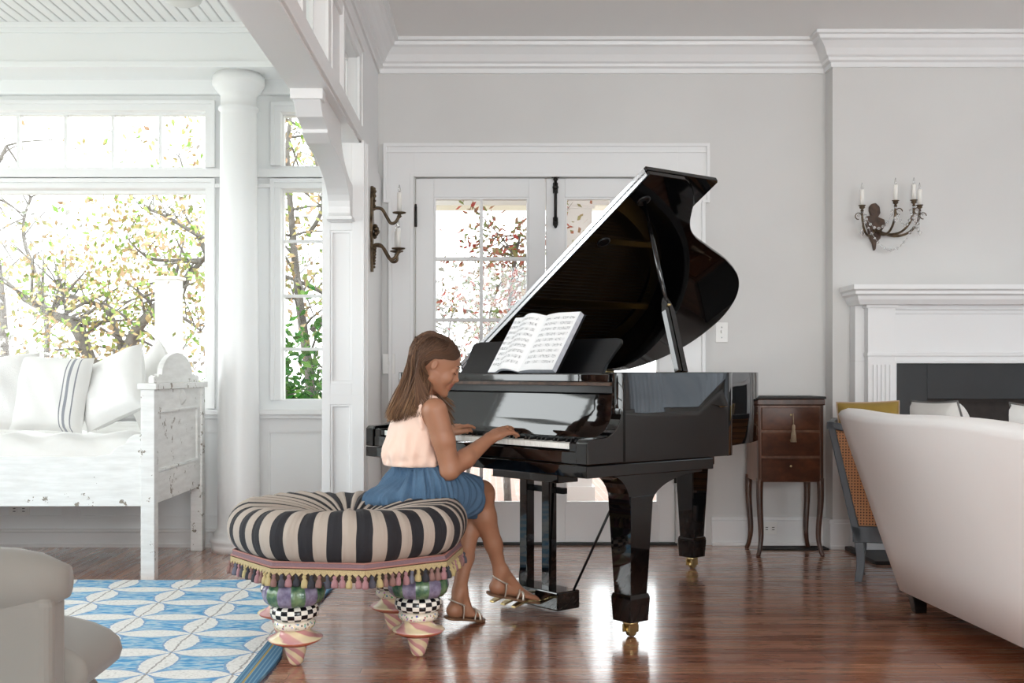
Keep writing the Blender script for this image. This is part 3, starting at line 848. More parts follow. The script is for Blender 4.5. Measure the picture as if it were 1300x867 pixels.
# legs with casters
def leg(a, b, arch):
    L = obj('leg', MB(), 'piano', piano) if False else None
    m = MB()
    m.frustum((a, b, 0.535), 0.120, 0.120, (a, b, 0.15), 0.086, 0.086)
    m.frustum((a, b, 0.166), 0.094, 0.094, (a, b, 0.15), 0.104, 0.104)
    m.frustum((a, b, 0.15), 0.104, 0.104, (a, b, 0.062), 0.094, 0.094)
    if arch:
        t = 0.055
        pf = [(a-0.06, 0.50)]
        for i in range(9):
            q = i/8*PI/2; pf.append((a-0.165+0.105*math.cos(q), 0.50+0.118*math.sin(q)))
        pf.append((a+0.345, 0.618))
        for i in range(11):
            q = i/10*PI/2; pf.append((a+0.06+0.285*(1-math.sin(q)), 0.50+0.108*math.cos(q)))
        m.prism(pf, 'y', b-t, b+t)
    else: m.box(a-0.08, a+0.08, b-0.08, b+0.08, 0.53, RZ0+0.01)
    L = obj('leg', m, 'piano', piano, bevel=0.004)
    c = MB()
    c.lathe([(0.027, 0.062), (0.030, 0.058), (0.030, 0.05), (0.018, 0.046), (0.018, 0.040)], (a, b, 0), 20)
    c.box(a-0.024, a+0.024, b-0.02, b-0.013, 0.018, 0.047); c.box(a-0.024, a+0.024, b+0.013, b+0.02, 0.018, 0.047)
    obj('caster_bracket', c, 'brass', L, bevel=0.002)
    w = MB().lathe([(0.016, -0.012), (0.021, -0.010), (0.021, 0.010), (0.016, 0.012)], (a+0.004, b, 0.0215), 20, axis='y')
    obj('caster_wheel', w, 'brass', L)
leg(0.30, 0.075, True); leg(0.30, PW_-0.075, True); leg(1.63, 0.93, False)
# beams under the soundboard
mb = MB()
mb.box(0.66, 1.75, 0.88, 0.98, 0.60, 0.72); mb.box(0.6, 0.68, 0.10, PW_-0.10, 0.62, 0.72)
mb.box(0.66, 1.35, 0.45, 0.53, 0.63, 0.72); mb.box(0.66, 1.5, 1.2, 1.28, 0.63, 0.72)
obj('beams', mb, 'piano_satin', piano, bevel=0.003)
# pedal lyre
ly = obj('pedal_lyre', MB().box(0.315, 0.43, 0.50, 0.92, 0.545, 0.618), 'piano', piano, bevel=0.003)
for b in (0.762, 0.62): obj('post', MB().box(0.355, 0.398, b-0.024, b+0.024, 0.09, 0.548), 'piano', ly, bevel=0.003)
obj('cross_rail', MB().box(0.40, 0.425, 0.56, 0.83, 0.49, 0.515), 'piano_satin', ly, bevel=0.002)
obj('pedal_box', MB().box(0.315, 0.44, 0.50, 0.87, 0.022, 0.098), 'piano', ly, bevel=0.006)
for b in (0.755, 0.685, 0.615):
    m = MB(); pts = [(0.32, b, 0.055), (0.25, b, 0.062), (0.205, b, 0.055), (0.175, b, 0.045)]
    ws = [0.009, 0.010, 0.017, 0.013]
    rows = []
    for (a, bb, z), w in zip(pts, ws): rows.append([Vector((a, bb-w, z)), Vector((a, bb+w, z)), Vector((a, bb+w, z-0.008)), Vector((a, bb-w, z-0.008))])
    m.grid(rows, smooth=False, closed_u=True)
    k = len(m.v); m.f.append((k-4, k-3, k-2, k-1)); m.mi.append(0); m.sm.append(False)
    obj('pedal', m, 'brass', ly, bevel=0.002)
for b in (0.62, 0.66, 0.77): obj('trap_rod', MB().tube([(0.41, b, 0.09), (0.41, b, 0.55)], 0.0032, 8), 'brass', ly)
for b0, b1 in ((0.52, 0.36), (0.86, 1.0)): obj('brace_rod', MB().tube([(0.42, b0, 0.09), (0.60, b1, 0.618)], 0.0055, 8), 'piano_satin', ly)

# lid, folded front flap and prop stick
c_, s_ = 0.842, 0.5395
HZ = 1.004
def lid_pt(a, b, t):             # t = height above the lid's underside, along its normal
    q = PW_ + 0.008 - b
    return Vector((a, PW_+0.008 - q*c_ + t*s_, HZ + q*s_ + t*c_))
def lid_slab(poly, t0, t1):
    n = len(poly); m = MB()
    vs = [lid_pt(a, b, t0) for a, b in poly] + [lid_pt(a, b, t1) for a, b in poly]
    A = sum(poly[i][0]*poly[(i+1) % n][1]-poly[(i+1) % n][0]*poly[i][1] for i in range(n))
    if A < 0: raise ValueError
    fs = [tuple(range(n))[::-1], tuple(range(n, 2*n))] + [(i, (i+1) % n, n+(i+1) % n, n+i) for i in range(n)]
    return m.add(vs, fs, False)
lo = offset(outline(0.56), -0.012)
lo[0] = (0.56, lo[0][1]); lo[-1] = (0.56, lo[-1][1])
lid = obj('lid', lid_slab(lo, 0.0, 0.020), 'piano', piano, bevel=0.003)
FL = 0.445
obj('front_flap', lid_slab([(0.56, -0.012), (0.56+FL-0.01, -0.012), (0.56+FL, -0.002), (0.56+FL, PW_+0.0), (0.56, PW_+0.008)], 0.024, 0.044), 'piano', lid, bevel=0.003)
hg = MB()
n_ = 60
for i in range(n_):
    q0 = 0.0 + PW_*i/n_; q1 = PW_*(i+0.93)/n_
    p0, p1 = lid_pt(0.557, q0, 0.022), lid_pt(0.557, q1, 0.022); hg.tube([p0, p1], 0.0032, 6)
obj('piano_hinge', hg, 'steel', lid)
for t0_, t1_ in ((0.003, 0.0185), (0.0255, 0.041)):
    hl = MB(); vs_ = [lid_pt(a_, b_, t_) for a_ in (0.5575, 0.5605) for t_ in (t0_, t1_) for b_ in (0.0, PW_-0.005)]
    hl.add(vs_, [(0, 1, 3, 2), (4, 6, 7, 5), (0, 2, 6, 4), (1, 5, 7, 3), (0, 4, 5, 1), (2, 3, 7, 6)], False)
    obj('hinge_leaf', hl, 'nickel', lid)
# cups under the lid for the prop stick
for (a, b) in ((0.66, 0.14), (0.66, 0.42)):
    m = MB(); 
    for r, t in ((0.030, -0.004),): 
        ring = []
        for r_, t_ in ((0.030, 0.001), (0.030, -0.004), (0.022, -0.006), (0.018, -0.003), (0.0, -0.003)):
            ring.append([lid_pt(a+r_*math.cos(2*PI*i/20), b+r_*math.sin(2*PI*i/20), t_) for i in range(20)])
        m.grid(ring, closed_u=True)
    obj('prop_cup', m, 'piano_satin', lid)
p0 = Vector((0.555, 0.050, 1.0)); p1 = lid_pt(0.66, 0.14, -0.008)
d = (p1-p0)
m = MB(); mid = p0 + d*0.40
dn = d.normalized(); sa = Vector((1, 0, 0)); sa = (sa-dn*sa.dot(dn)).normalized(); sb = dn.cross(sa)
for o1, w1 in ((-0.014, 0.010), (0.016, 0.013)):
    rws = []
    for tt, kk in ((0, 1.0), (0.34, 1.0), (0.39, 0.75), (0.42, 0.4)):
        cc_ = p0+d*tt+sa*o1*kk; rws.append([cc_+sa*w1*kk*i+sb*0.011*kk*j for i, j in ((-1, -1), (1, -1), (1, 1), (-1, 1))])
    m.grid(rws, False, closed_u=True); kq = len(m.v); m.f += [(kq-4, kq-3, kq-2, kq-1), (kq-16, kq-15, kq-14, kq-13)]; m.mi += [0, 0]; m.sm += [False]*2
ps = obj('prop_stick', m, 'piano', piano)
m = MB(); m.tube([p0+d*0.40, p1], [0.010, 0.0085], 12)
obj('upper_rod', m, 'piano', ps)
obj('prop_pin', MB().tube([p0+d*0.38+Vector((0, -0.02, 0)), p0+d*0.38+Vector((0, 0.02, 0))], 0.005, 8), 'brass', ps)
obj('lid_hinge', (lambda m: [m.tube([(a, PW_+0.006, HZ-0.004), (a+0.09, PW_+0.006, HZ-0.004)], 0.007, 8) for a in (0.7, 1.5)] and m)(MB()), 'brass', piano)

# ================= music book =================
def page_mat():
    t = NT('music_page'); s = t.sep(t.co())
    u, v = s[0], s[1]                     # metres on the page
    row = t.math('DIVIDE', v, 0.0275)
    fr = t.math('FRACT', row); ri = t.math('FLOOR', row)
    inx = t.math('MULTIPLY', t.math('GREATER_THAN', t.math('ABSOLUTE', u), 0.02), t.math('LESS_THAN', t.math('ABSOLUTE', u), 0.205))
    iny = t.math('MULTIPLY', t.math('GREATER_THAN', v, 0.02), t.math('LESS_THAN', v, 0.265))
    st = t.math('LESS_THAN', t.math('ABSOLUTE', t.math('SUBTRACT', t.math('FRACT', t.math('MULTIPLY', fr, 10)), 0.5)), 0.12)
    band = t.math('MULTIPLY', t.math('GREATER_THAN', fr, 0.18), t.math('LESS_THAN', fr, 0.68))
    lines = t.math('MULTIPLY', st, band)
    nz = t.noise(t.comb(t.math('MULTIPLY', u, 210), t.math('MULTIPLY', v, 240), ri), 1.0, 1)
    clump = t.noise(t.comb(t.math('MULTIPLY', u, 38), t.math('MULTIPLY', ri, 5.0), 3.0), 1.0, 2)
    notes = t.math('MULTIPLY', t.math('MULTIPLY', t.math('GREATER_THAN', nz, 0.56), t.math('GREATER_THAN', clump, 0.47)), band)
    ink = t.math('MULTIPLY', t.math('MULTIPLY', inx, iny), t.math('MAXIMUM', t.math('MULTIPLY', lines, 0.45), t.math('MULTIPLY', notes, 0.9)))
    t.color(t.mix(ink, '#f3f3f4', '#2d2d35')); t.b.inputs['Roughness'].default_value = 0.6
    return t.m
M['page'] = page_mat()
M['page_edge'] = plain('page_edges', '#c9ccd3', 0.7, var='#b9bdc6', vscale=60)
# local frame of the book: x along the open spread (towards treble), y up the page, z out of it
bo = pl(0.262, 0.672, 0.994)
ex = (Matrix.Rotation(TH, 3, 'Z') @ Vector((0, -1, 0)))
ey = (Matrix.Rotation(TH, 3, 'Z') @ Vector((0.155, 0, 0.235))).normalized()
ez = ex.cross(ey)
Bm = Matrix((ex, ey, ez)).transposed().to_4x4(); Bm.translation = bo
book = thing('music_book', 'thick open book of sheet music on the piano music desk', 'book')
book.matrix_world = Bm
PH = 0.285
def page_curve(sgn, thick, w=0.222):
    out = []
    for i in range(15):
        t = i/14
        if sgn > 0: h = thick*(0.55 + 0.55*math.sin(min(t*3.2, PI/2)) - 0.10*t) 
        else: h = thick*0.4 + 0.030*math.sin(PI*min(1, t*1.35))**1.0*(1-0.25*t) + 0.004
        out.append((sgn*w*t*(1.0 if sgn > 0 else 0.93), h))
    out[0] = (0, 0.012)
    return out
for sgn, th in ((1, 0.026), (-1, 0.012)):
    c = page_curve(sgn, th)
    rows = [[Vector((x, y, z)) for x, z in c] for y in (0, PH/2, PH)]
    if sgn < 0: rows = rows[::-1]
    obj('page', MB().grid(rows, True), 'page', book)
    # the block of pages under it
    m = MB()
    nC = len(c)
    top = [Vector((x, 0, z-0.0008)) for x, z in c]; bot = [Vector((x, 0, max(0.0, (z-0.0008)*0.12))) if sgn > 0 else Vector((x, 0, max(0.0015, z-0.010))) for x, z in c]
    vs = top + bot + [v+Vector((0, PH, 0)) for v in top] + [v+Vector((0, PH, 0)) for v in bot]
    fs = [(i, i+1, nC+i+1, nC+i) for i in range(nC-1)] + [(2*nC+i+1, 2*nC+i, 3*nC+i, 3*nC+i+1) for i in range(nC-1)]
    fs += [(nC-1, 3*nC-1, 4*nC-1, 2*nC-1)] + [(nC+i, nC+i+1, 3*nC+i+1, 3*nC+i) for i in range(nC-1)]
    m.add(vs, fs, False)
    obj('page_block', m, 'page_edge', book)
for q in range(3):
    c = page_curve(-1, 0.012); k = 0.55 + 0.18*q
    rows = [[Vector((x*1.0, y, z*k)) for x, z in c] for y in (PH-0.001, 0.001)]
    obj('loose_page', MB().grid(rows, True), 'page_edge', book)
m = MB().box(-0.20, 0.228, -0.002, PH+0.003, -0.003, -0.001)
obj('cover', m, 'piano_satin', book)
# ================= striped ottoman =================
OC = Vector((-0.512, 4.19, 0)); OR = 0.405
def stripe_mat():
    t = NT('striped_ticking'); s = t.sep(t.co())
    at = t.node('ShaderNodeAttribute'); at.attribute_name = 'ang'
    nz = t.noise(t.co(), 5, 2)
    f = t.math('FRACT', t.math('ADD', t.math('MULTIPLY', at.outputs['Fac'], 27.0), t.math('MULTIPLY', t.math('SUBTRACT', nz, 0.5), 0.22)))
    m = t.math('LESS_THAN', f, 0.52)
    weave = t.noise(t.co(), 400, 1)
    fold = t.noise(t.comb(t.math('MULTIPLY', at.outputs['Fac'], 95.0), t.math('MULTIPLY', t.sep(t.co())[2], 5.0), 0.0), 1.0, 2)
    c = t.mix(m, '#aca095', '#201f24')
    t.color(c); t.b.inputs['Roughness'].default_value = 0.85
    t.bump(t.math('ADD', t.math('MULTIPLY', weave, 0.05), fold), 0.75, 0.010)
    return t.m
M['ticking'] = stripe_mat()
ott = thing('ottoman', 'round tufted black and cream striped ottoman with fringe and painted legs', 'ottoman', OC)
# cushion: profile swept round with gathered folds
nA = 324
prof = []
for i in range(30):
    t = i/29
    if t < 0.55:
        q = t/0.55*PI*0.97 - PI*0.47
        r = 0.350 + 0.083*math.cos(q); z = 0.449 + 0.082*math.sin(q)
        if q < 0: r = 0.375 + 0.058*math.cos(q)
    else:
        q = (t-0.55)/0.45
        r = 0.350*(1-q)**0.9 + 0.012; z = 0.531 - 0.012*q - 0.085*q**3.0
    prof.append((r, z))
rs = random.Random(5)
ph = [rs.uniform(0, 6.28) for _ in range(8)]
rows = []; ang = []
for j, (r, z) in enumerate(prof):
    row = []
    tt = j/29
    for i in range(nA):
        a = 2*PI*i/nA
        sgn = math.sin(27*a*1.0+ph[0])*0.5 + math.sin(54*a+ph[1])*0.3 + math.sin(41*a+ph[2])*0.4
        fold = (0.0028 + 0.005*max(0, tt-0.45)) * sgn * (0.3+min(1, tt*2))
        oc = 1 + 0.012*math.cos(8*(a-0.33)) * (1 if tt < 0.3 else max(0, 1-(tt-0.3)*3))
        soft = 0.006*math.sin(3*a+ph[3]) + 0.004*math.sin(7*a+ph[4])
        R_ = (r*oc + fold + soft*min(1, r/0.3))
        tw = 0.10*max(0, tt-0.5)*2*math.sin(2*a+ph[5])
        zz = z + fold*0.9 + soft*0.7*min(1, tt*2)
        row.append(Vector((R_*math.cos(a+tw), R_*math.sin(a+tw), zz)))
    rows.append(row)
m = MB().grid(rows, True, closed_u=True)
k = len(m.v); m.f.append(tuple(range(k-nA, k))); m.mi.append(0); m.sm.append(True)
m.f.append(tuple(range(nA))[::-1]); m.mi.append(0); m.sm.append(False)
cu = obj('cushion', m, 'ticking', ott)
at = cu.data.attributes.new('ang', 'FLOAT', 'POINT')
at.data.foreach_set('value', [(i % nA)/nA if (i % nA) <= nA/2 else (i % nA)/nA for i in range(k)])
obj('button', MB().ball((0, 0, 0.448), 0.028, 16, 8, (1, 1, 0.5)), 'ticking', ott)
# octagonal base, braid and tassel fringe
oct_ = [(0.408*math.cos(PI/4*i + math.radians(-76+0)), 0.408*math.sin(PI/4*i + math.radians(-76))) for i in range(8)]
def octpt(s):                     # s in 0..8
    i = int(s) % 8; f = s-int(s); a, b = oct_[i], oct_[(i+1) % 8]
    return Vector((a[0]+(b[0]-a[0])*f, a[1]+(b[1]-a[1])*f, 0))
M['base_wood'] = plain('base_board', '#5a4a3c', 0.7)
obj('base', MB().prism([(x*0.97, y*0.97) for x, y in oct_], 'z', 0.300, 0.372), 'base_wood', ott)
def ring(z0, z1, k0, k1, th):
    m = MB()
    for i in range(8):
        a, b = Vector(oct_[i]), Vector(oct_[(i+1) % 8])
        vs = []
        for z, kk in ((z0, k0), (z1, k1)):
            for p in (a, b): vs.append((p.x*kk, p.y*kk, z))
        for z, kk in ((z0, k0-th), (z1, k1-th)):
            for p in (a, b): vs.append((p.x*kk, p.y*kk, z))
        m.add(vs, [(0, 1, 3, 2), (5, 4, 6, 7), (2, 3, 7, 6), (1, 0, 4, 5)], False)
    return m
def braid_mat():
    t = NT('mauve_braid'); n_ = t.noise(t.scaled(t.co(), 220, 220, 900), 1.0, 1)
    t.color(t.mix(n_, '#93777d', '#6d575e')); t.b.inputs['Roughness'].default_value = 0.85; t.bump(n_, 0.4, 0.002); return t.m
M['braid'] = braid_mat()
M['coral'] = plain('coral_cord', '#a8766c', 0.8)
obj('braid', ring(0.350, 0.367, 1.03, 1.015, 0.03), 'braid', ott)
obj('coral_cord', MB().tube([tuple(Vector((x*1.032, y*1.032, 0.350))) for x, y in oct_], 0.003, 6, closed=True).tube([tuple(Vector((x*1.015, y*1.015, 0.367))) for x, y in oct_], 0.003, 6, closed=True), 'coral', ott)
M['yellow_gimp'] = plain('yellow_gimp', '#c0ad84', 0.85, var='#a8956c', vscale=300)
m = MB()
for i in range(8):
    for q in range(15):
        a, b, c = octpt(i+q/15), octpt(i+(q+0.5)/15), octpt(i+(q+1)/15 - 1e-6)
        m.add([a*1.034+Vector((0, 0, 0.345)), c*1.034+Vector((0, 0, 0.345)), b*1.042+Vector((0, 0, 0.322)), a*1.034+Vector((0, 0, 0.333)), c*1.034+Vector((0, 0, 0.333))], [(0, 3, 2, 4, 1)], False)
obj('gimp', m, 'yellow_gimp', ott, solid=0.003)
tass_cols = [('#a2787c', 'pink'), ('#33343b', 'charcoal'), ('#b9a87a', 'yellow'), ('#666775', 'slate'), ('#8a6a64', 'rose'), ('#4d4c56', 'lilac')]
tp = []
for c, nm in tass_cols:
    M['tassel_'+nm] = plain('tassel_'+nm, c, 0.9, var=c, bump=0.5, bscale=500)
    tm = MB().lathe([(0.002, 0.0), (0.005, -0.003), (0.007, -0.008), (0.0045, -0.013), (0.009, -0.020), (0.0115, -0.034), (0.0105, -0.042), (0.008, -0.043)], (0, 0, 0), 7)
    tp.append(tm)
firsts = {}
rs = random.Random(3)
for i in range(100):
    k = rs.randrange(6) if i % 2 else i % 6
    p = octpt(8*i/100.0)*1.042; p.z = 0.328
    if k not in firsts:
        o = obj('tassel', tp[k], 'tassel_'+tass_cols[k][1], ott); firsts[k] = o
    else:
        o = firsts[k].copy(); COL.objects.link(o); o.parent = ott
    o.location = p; o.rotation_euler = (rs.uniform(-0.12, 0.12), rs.uniform(-0.12, 0.12), 0)
    o.scale = (rs.uniform(0.95, 1.2),)*2 + (rs.uniform(0.9, 1.05),)
# painted legs
def ang_of(t):
    s = t.sep(t.co()); return t.math('ADD', t.math('DIVIDE', t.math('ARCTAN2', s[1], s[0]), 2*PI), 0.5), s[2]
def leg_mats():
    t = NT('green_lilac_melon'); a, z = ang_of(t)
    f = t.math('LESS_THAN', t.math('FRACT', t.math('MULTIPLY', a, 7.0)), 0.5)
    n_ = t.noise(t.co(), 35, 3)
    t.color(t.mix(f, t.ramp(n_, [(0.35, '#2c5444'), (0.7, '#76906a')]), t.ramp(n_, [(0.35, '#665d78'), (0.7, '#9790a6')])))
    t.b.inputs['Roughness'].default_value = 0.12; M['melon'] = t.m
    t = NT('black_white_checks'); a, z = ang_of(t)
    c1 = t.math('FLOOR', t.math('MULTIPLY', a, 22)); c2 = t.math('FLOOR', t.math('DIVIDE', t.math('SUBTRACT', z, 0.158), 0.0145))
    f = t.math('MODULO', t.math('ADD', t.math('ADD', c1, c2), 100), 2.0)
    t.color(t.mix(f, '#efeae0', '#15151a')); t.b.inputs['Roughness'].default_value = 0.15; M['checks'] = t.m
    t = NT('floral_band'); v = t.node('ShaderNodeTexVoronoi'); t.link(t.co(), v.inputs['Vector']); v.inputs['Scale'].default_value = 95
    d = t.math('LESS_THAN', v.outputs['Distance'], 0.40)
    hs = t.node('ShaderNodeHueSaturation'); t.link(v.outputs['Color'], hs.inputs['Color']); hs.inputs['Saturation'].default_value = 0.8; hs.inputs['Value'].default_value = 0.6
    z = t.sep(t.co())[2]
    band = t.math('LESS_THAN', t.math('ABSOLUTE', t.math('SUBTRACT', z, 0.146)), 0.0105)
    t.color(t.mix(t.math('MULTIPLY', d, band), '#e9dfcf', hs.outputs[0])); t.b.inputs['Roughness'].default_value = 0.15; M['floral'] = t.m
    t = NT('pink_cream_spiral'); a, z = ang_of(t)
    n_ = t.noise(t.co(), 12, 2)
    f = t.math('FRACT', t.math('ADD', t.math('ADD', t.math('MULTIPLY', a, 4.0), t.math('MULTIPLY', z, 26.0)), t.math('MULTIPLY', n_, 0.5)))
    t.color(t.ramp(f, [(0.0, '#e3cfb0'), (0.38, '#e6d9b2'), (0.48, '#c78f92'), (0.85, '#cf9f99'), (0.95, '#e3cfb0')])); t.b.inputs['Roughness'].default_value = 0.18; M['spiral'] = t.m
    M['terra'] = plain('terracotta_rim', '#b5664f', 0.2)
leg_mats()
def painted_leg(loc, rot, tilt):
    L = obj('leg', MB().lathe([(0.004, 0.0), (0.018, 0.003), (0.024, 0.012), (0.033, 0.040), (0.040, 0.066), (0.046, 0.072)], (0, 0, 0), 32), 'spiral', ott)
    L.location = loc; L.rotation_euler = (tilt[0], tilt[1], rot)
    obj('flange_rim', MB().lathe([(0.046, 0.072), (0.060, 0.075), (0.084, 0.086), (0.094, 0.095)], (0, 0, 0), 40), 'terra', L)
    obj('flange', MB().lathe([(0.094, 0.095), (0.088, 0.100), (0.066, 0.107), (0.052, 0.118), (0.049, 0.130)], (0, 0, 0), 40), 'spiral', L)
    obj('floral_ring', MB().lathe([(0.052, 0.129), (0.064, 0.132), (0.069, 0.139), (0.071, 0.147), (0.068, 0.156), (0.060, 0.162)], (0, 0, 0), 40), 'floral', L)
    obj('checked_ring', MB().lathe([(0.062, 0.162), (0.072, 0.164), (0.080, 0.172), (0.083, 0.184), (0.082, 0.197), (0.075, 0.208), (0.062, 0.214)], (0, 0, 0), 44), 'checks', L)
    obj('melon_ring', MB().lathe([(0.066, 0.213), (0.088, 0.216), (0.101, 0.230), (0.107, 0.250), (0.104, 0.270), (0.093, 0.286), (0.06, 0.295), (0.05, 0.302)], (0, 0, 0), 84, lobes=14, amp=0.05), 'melon', L)
    return L
for (x, y), r_, tl in (((-0.662, 3.925), 0.3, (0.03, -0.03)), ((-0.252, 4.045), 1.1, (0.0, 0.0)), ((-0.372, 4.455), 2.0, (0, 0)), ((-0.782, 4.335), 2.7, (0, 0))):
    painted_leg((x-OC.x, y-OC.y, 0), r_, tl)
# ================= rug =================
def rug_mat():
    t = NT('rug_pattern'); s = t.sep(t.co())
    C = 0.292
    wob = t.noise(t.co(), 3.0, 2)
    u = t.math('ADD', t.math('DIVIDE', t.math('ADD', s[0], 1.123), C), t.math('MULTIPLY', t.math('ADD', t.math('SUBTRACT', wob, 0.5), t.math('MULTIPLY', t.math('SUBTRACT', t.noise(t.co(), 28, 2), 0.5), 0.6)), 0.12))
    v = t.math('ADD', t.math('DIVIDE', t.math('SUBTRACT', s[1], 4.63), C), 0.0)
    u = t.math('ADD', u, 0.5); v = t.math('ADD', v, 0.5)
    f = t.math('ABSOLUTE', t.math('SUBTRACT', u, t.math('ROUND', u))); g = t.math('ABSOLUTE', t.math('SUBTRACT', v, t.math('ROUND', v)))
    def q(a, b):
        o = t.math('SUBTRACT', 1.0, a)
        return t.math('ADD', t.math('MULTIPLY', o, o), t.math('MULTIPLY', b, b))
    d2 = t.math('MINIMUM', q(f, g), q(g, f))
    petal = t.math('LESS_THAN', d2, 0.50)
    edge = t.math('LESS_THAN', t.math('ABSOLUTE', t.math('SUBTRACT', d2, 0.51)), 0.022)
    loops = t.noise(t.scaled(t.co(), 60, 150, 1), 1.0, 2)
    loops2 = t.noise(t.scaled(t.co(), 14, 40, 1), 1.0, 2)
    blue = t.ramp(loops2, [(0.28, '#3d86c6'), (0.45, '#62abd8'), (0.56, '#b9d5e2'), (0.72, '#6f9fce')])
    white = t.ramp(loops, [(0.3, '#c6c6c3'), (0.5, '#f3f3f0'), (0.8, '#e3e2df')])
    c = t.mix(petal, blue, white)
    c = t.mix(edge, c, '#86abd0')
    line = t.math('LESS_THAN', t.math('MINIMUM', t.math('ABSOLUTE', t.math('SUBTRACT', t.math('ABSOLUTE', f), 0.5)), 1.0), 0.012)
    c = t.mix(t.math('MULTIPLY', line, 0.6), c, '#6f6a66')
    bx = t.math('GREATER_THAN', s[0], -0.815)
    bcol = t.ramp(t.math('FRACT', t.math('MULTIPLY', s[0], 70)), [(0.0, '#3f6f95'), (0.45, '#7ba4bb'), (0.6, '#47799c')])
    bcol = t.mix(t.math('LESS_THAN', t.math('ABSOLUTE', t.math('ADD', s[0], 0.785)), 0.004), bcol, '#b59a5c')
    t.color(t.mix(bx, c, bcol)); t.b.inputs['Roughness'].default_value = 0.95
    t.bump(t.noise(t.scaled(t.co(), 90, 260, 1), 1.0, 2), 0.8, 0.006)
    return t.m
M['rug'] = rug_mat()
def rug_edge(y): return -0.735 - 0.045*math.exp(-((y-4.35)/0.25)**2) + 0.012*math.sin(y*5.0)
nx, ny = 90, 90
x0, yr0, yr1 = -3.7, 1.6, 5.46
top = []; 
for j in range(ny+1):
    y = yr0 + (yr1-yr0)*j/ny; xr = rug_edge(y); row = []
    for i in range(nx+1):
        u = 1-(1-i/nx)**1.6; x = x0 + (xr-x0)*u
        z = 0.013
        row.append(Vector((x, y + 0.006*math.sin(x*9)*(1 if j == ny else 0), z)))
    top.append(row)
m = MB().grid(top, True)
edge = [top[0][i] for i in range(nx+1)] + [top[j][nx] for j in range(1, ny+1)] + [top[ny][i] for i in range(nx-1, -1, -1)] + [top[j][0] for j in range(ny-1, 0, -1)]
m.grid([[Vector((p.x, p.y, 0.001)) for p in edge], edge], True, closed_u=True)
tag(obj('rug', m, 'rug'), 'blue and white looped rug with a pattern of interlocking petals', 'rug')

# ================= pillows =================
def pillow_mb(w, h, t, seed=0, n=22, pinch=0.08, dent=0.0):
    r = random.Random(seed); a1, a2, a3 = [r.uniform(0, 6.28) for _ in range(3)]
    fr = []; bk = []
    for j in range(n+1):
        v = -1+2*j/n; rf = []; rb = []
        for i in range(n+1):
            u = -1+2*i/n
            x = w/2*u*(1-pinch*(1-v*v)*0.5*abs(u)); y = h/2*v*(1-pinch*(1-u*u)*0.5*abs(v))
            th = t/2*max(0, (1-u**4))**0.55*max(0, (1-v**4))**0.55
            wr = 0.006*math.sin(5*u+a1)*math.cos(4*v+a2)*(1-u*u)*(1-v*v) + 0.004*math.sin(9*u+6*v+a3)*(1-u**4)*(1-v**4)
            dn = -dent*math.exp(-((u)**2)/0.12)*max(0, v)
            rf.append(Vector((x, y+dn, th+wr))); rb.append(Vector((x, y+dn, -th+wr)))
        fr.append(rf); bk.append(rb)
    m = MB(); m.grid(fr, True); m.grid([r_[::-1] for r_ in bk], True)
    m.edge = [fr[0][i] for i in range(n+1)] + [fr[j][n] for j in range(1, n+1)] + [fr[n][i] for i in range(n-1, -1, -1)] + [fr[j][0] for j in range(n-1, 0, -1)]
    return m
def linen(name, c1, c2, stripes=None, bump=0.15):
    t = NT(name); n_ = t.noise(t.scaled(t.co(), 300, 300, 300), 1.0, 1)
    c = t.mix(t.noise(t.co(), 6, 2), c1, c2)
    if stripes:
        x = t.sep(t.co())[0]
        for xc, w_, col in stripes:
            c = t.mix(t.math('LESS_THAN', t.math('ABSOLUTE', t.math('SUBTRACT', x, xc)), w_), c, col)
    t.color(c); t.b.inputs['Roughness'].default_value = 0.9; t.b.inputs['Sheen Weight'].default_value = 0.1
    t.bump(t.math('ADD', n_, t.math('MULTIPLY', t.noise(t.co(), 22, 3), 2.0)), bump, 0.003)
    return t.m
M['linen_white'] = linen('white_linen', '#dddcda', '#e5e4e2', None, 0.45)
M['linen_striped'] = linen('grain_sack_linen', '#d8d7d5', '#e2e1de', [(0.095, 0.003, '#7f8188'), (0.118, 0.007, '#8f9198'), (0.150, 0.003, '#85878e')], 0.3)
M['linen_striped2'] = linen('grain_sack_linen_wide', '#dad9d7', '#e4e3e0', [(-0.03, 0.005, '#85878d'), (0.0, 0.010, '#989aa0'), (0.03, 0.005, '#85878d')], 0.3)
M['linen_grey'] = linen('grey_linen', '#c9c6c2', '#d6d3cf', None, 0.3)
def pillow(label, c, ax, ay, w, h, t, mat, seed, cat='pillow', piping=None, group=None, dent=0.0):
    "c centre, ax = direction of its width, ay = direction of its height"
    ax = Vector(ax).normalized(); ay = Vector(ay); ay = (ay-ax*ay.dot(ax)).normalized(); az = ax.cross(ay)
    mb = pillow_mb(w, h, t, seed, dent=dent)
    o = obj('pillow', mb, mat)
    R_ = Matrix((ax, ay, az)).transposed().to_4x4(); R_.translation = Vector(c)
    o.matrix_world = R_
    tag(o, label, cat, group)
    if piping: obj('piping', MB().tube(mb.edge, 0.004, 6, closed=True), piping, o)
    return o

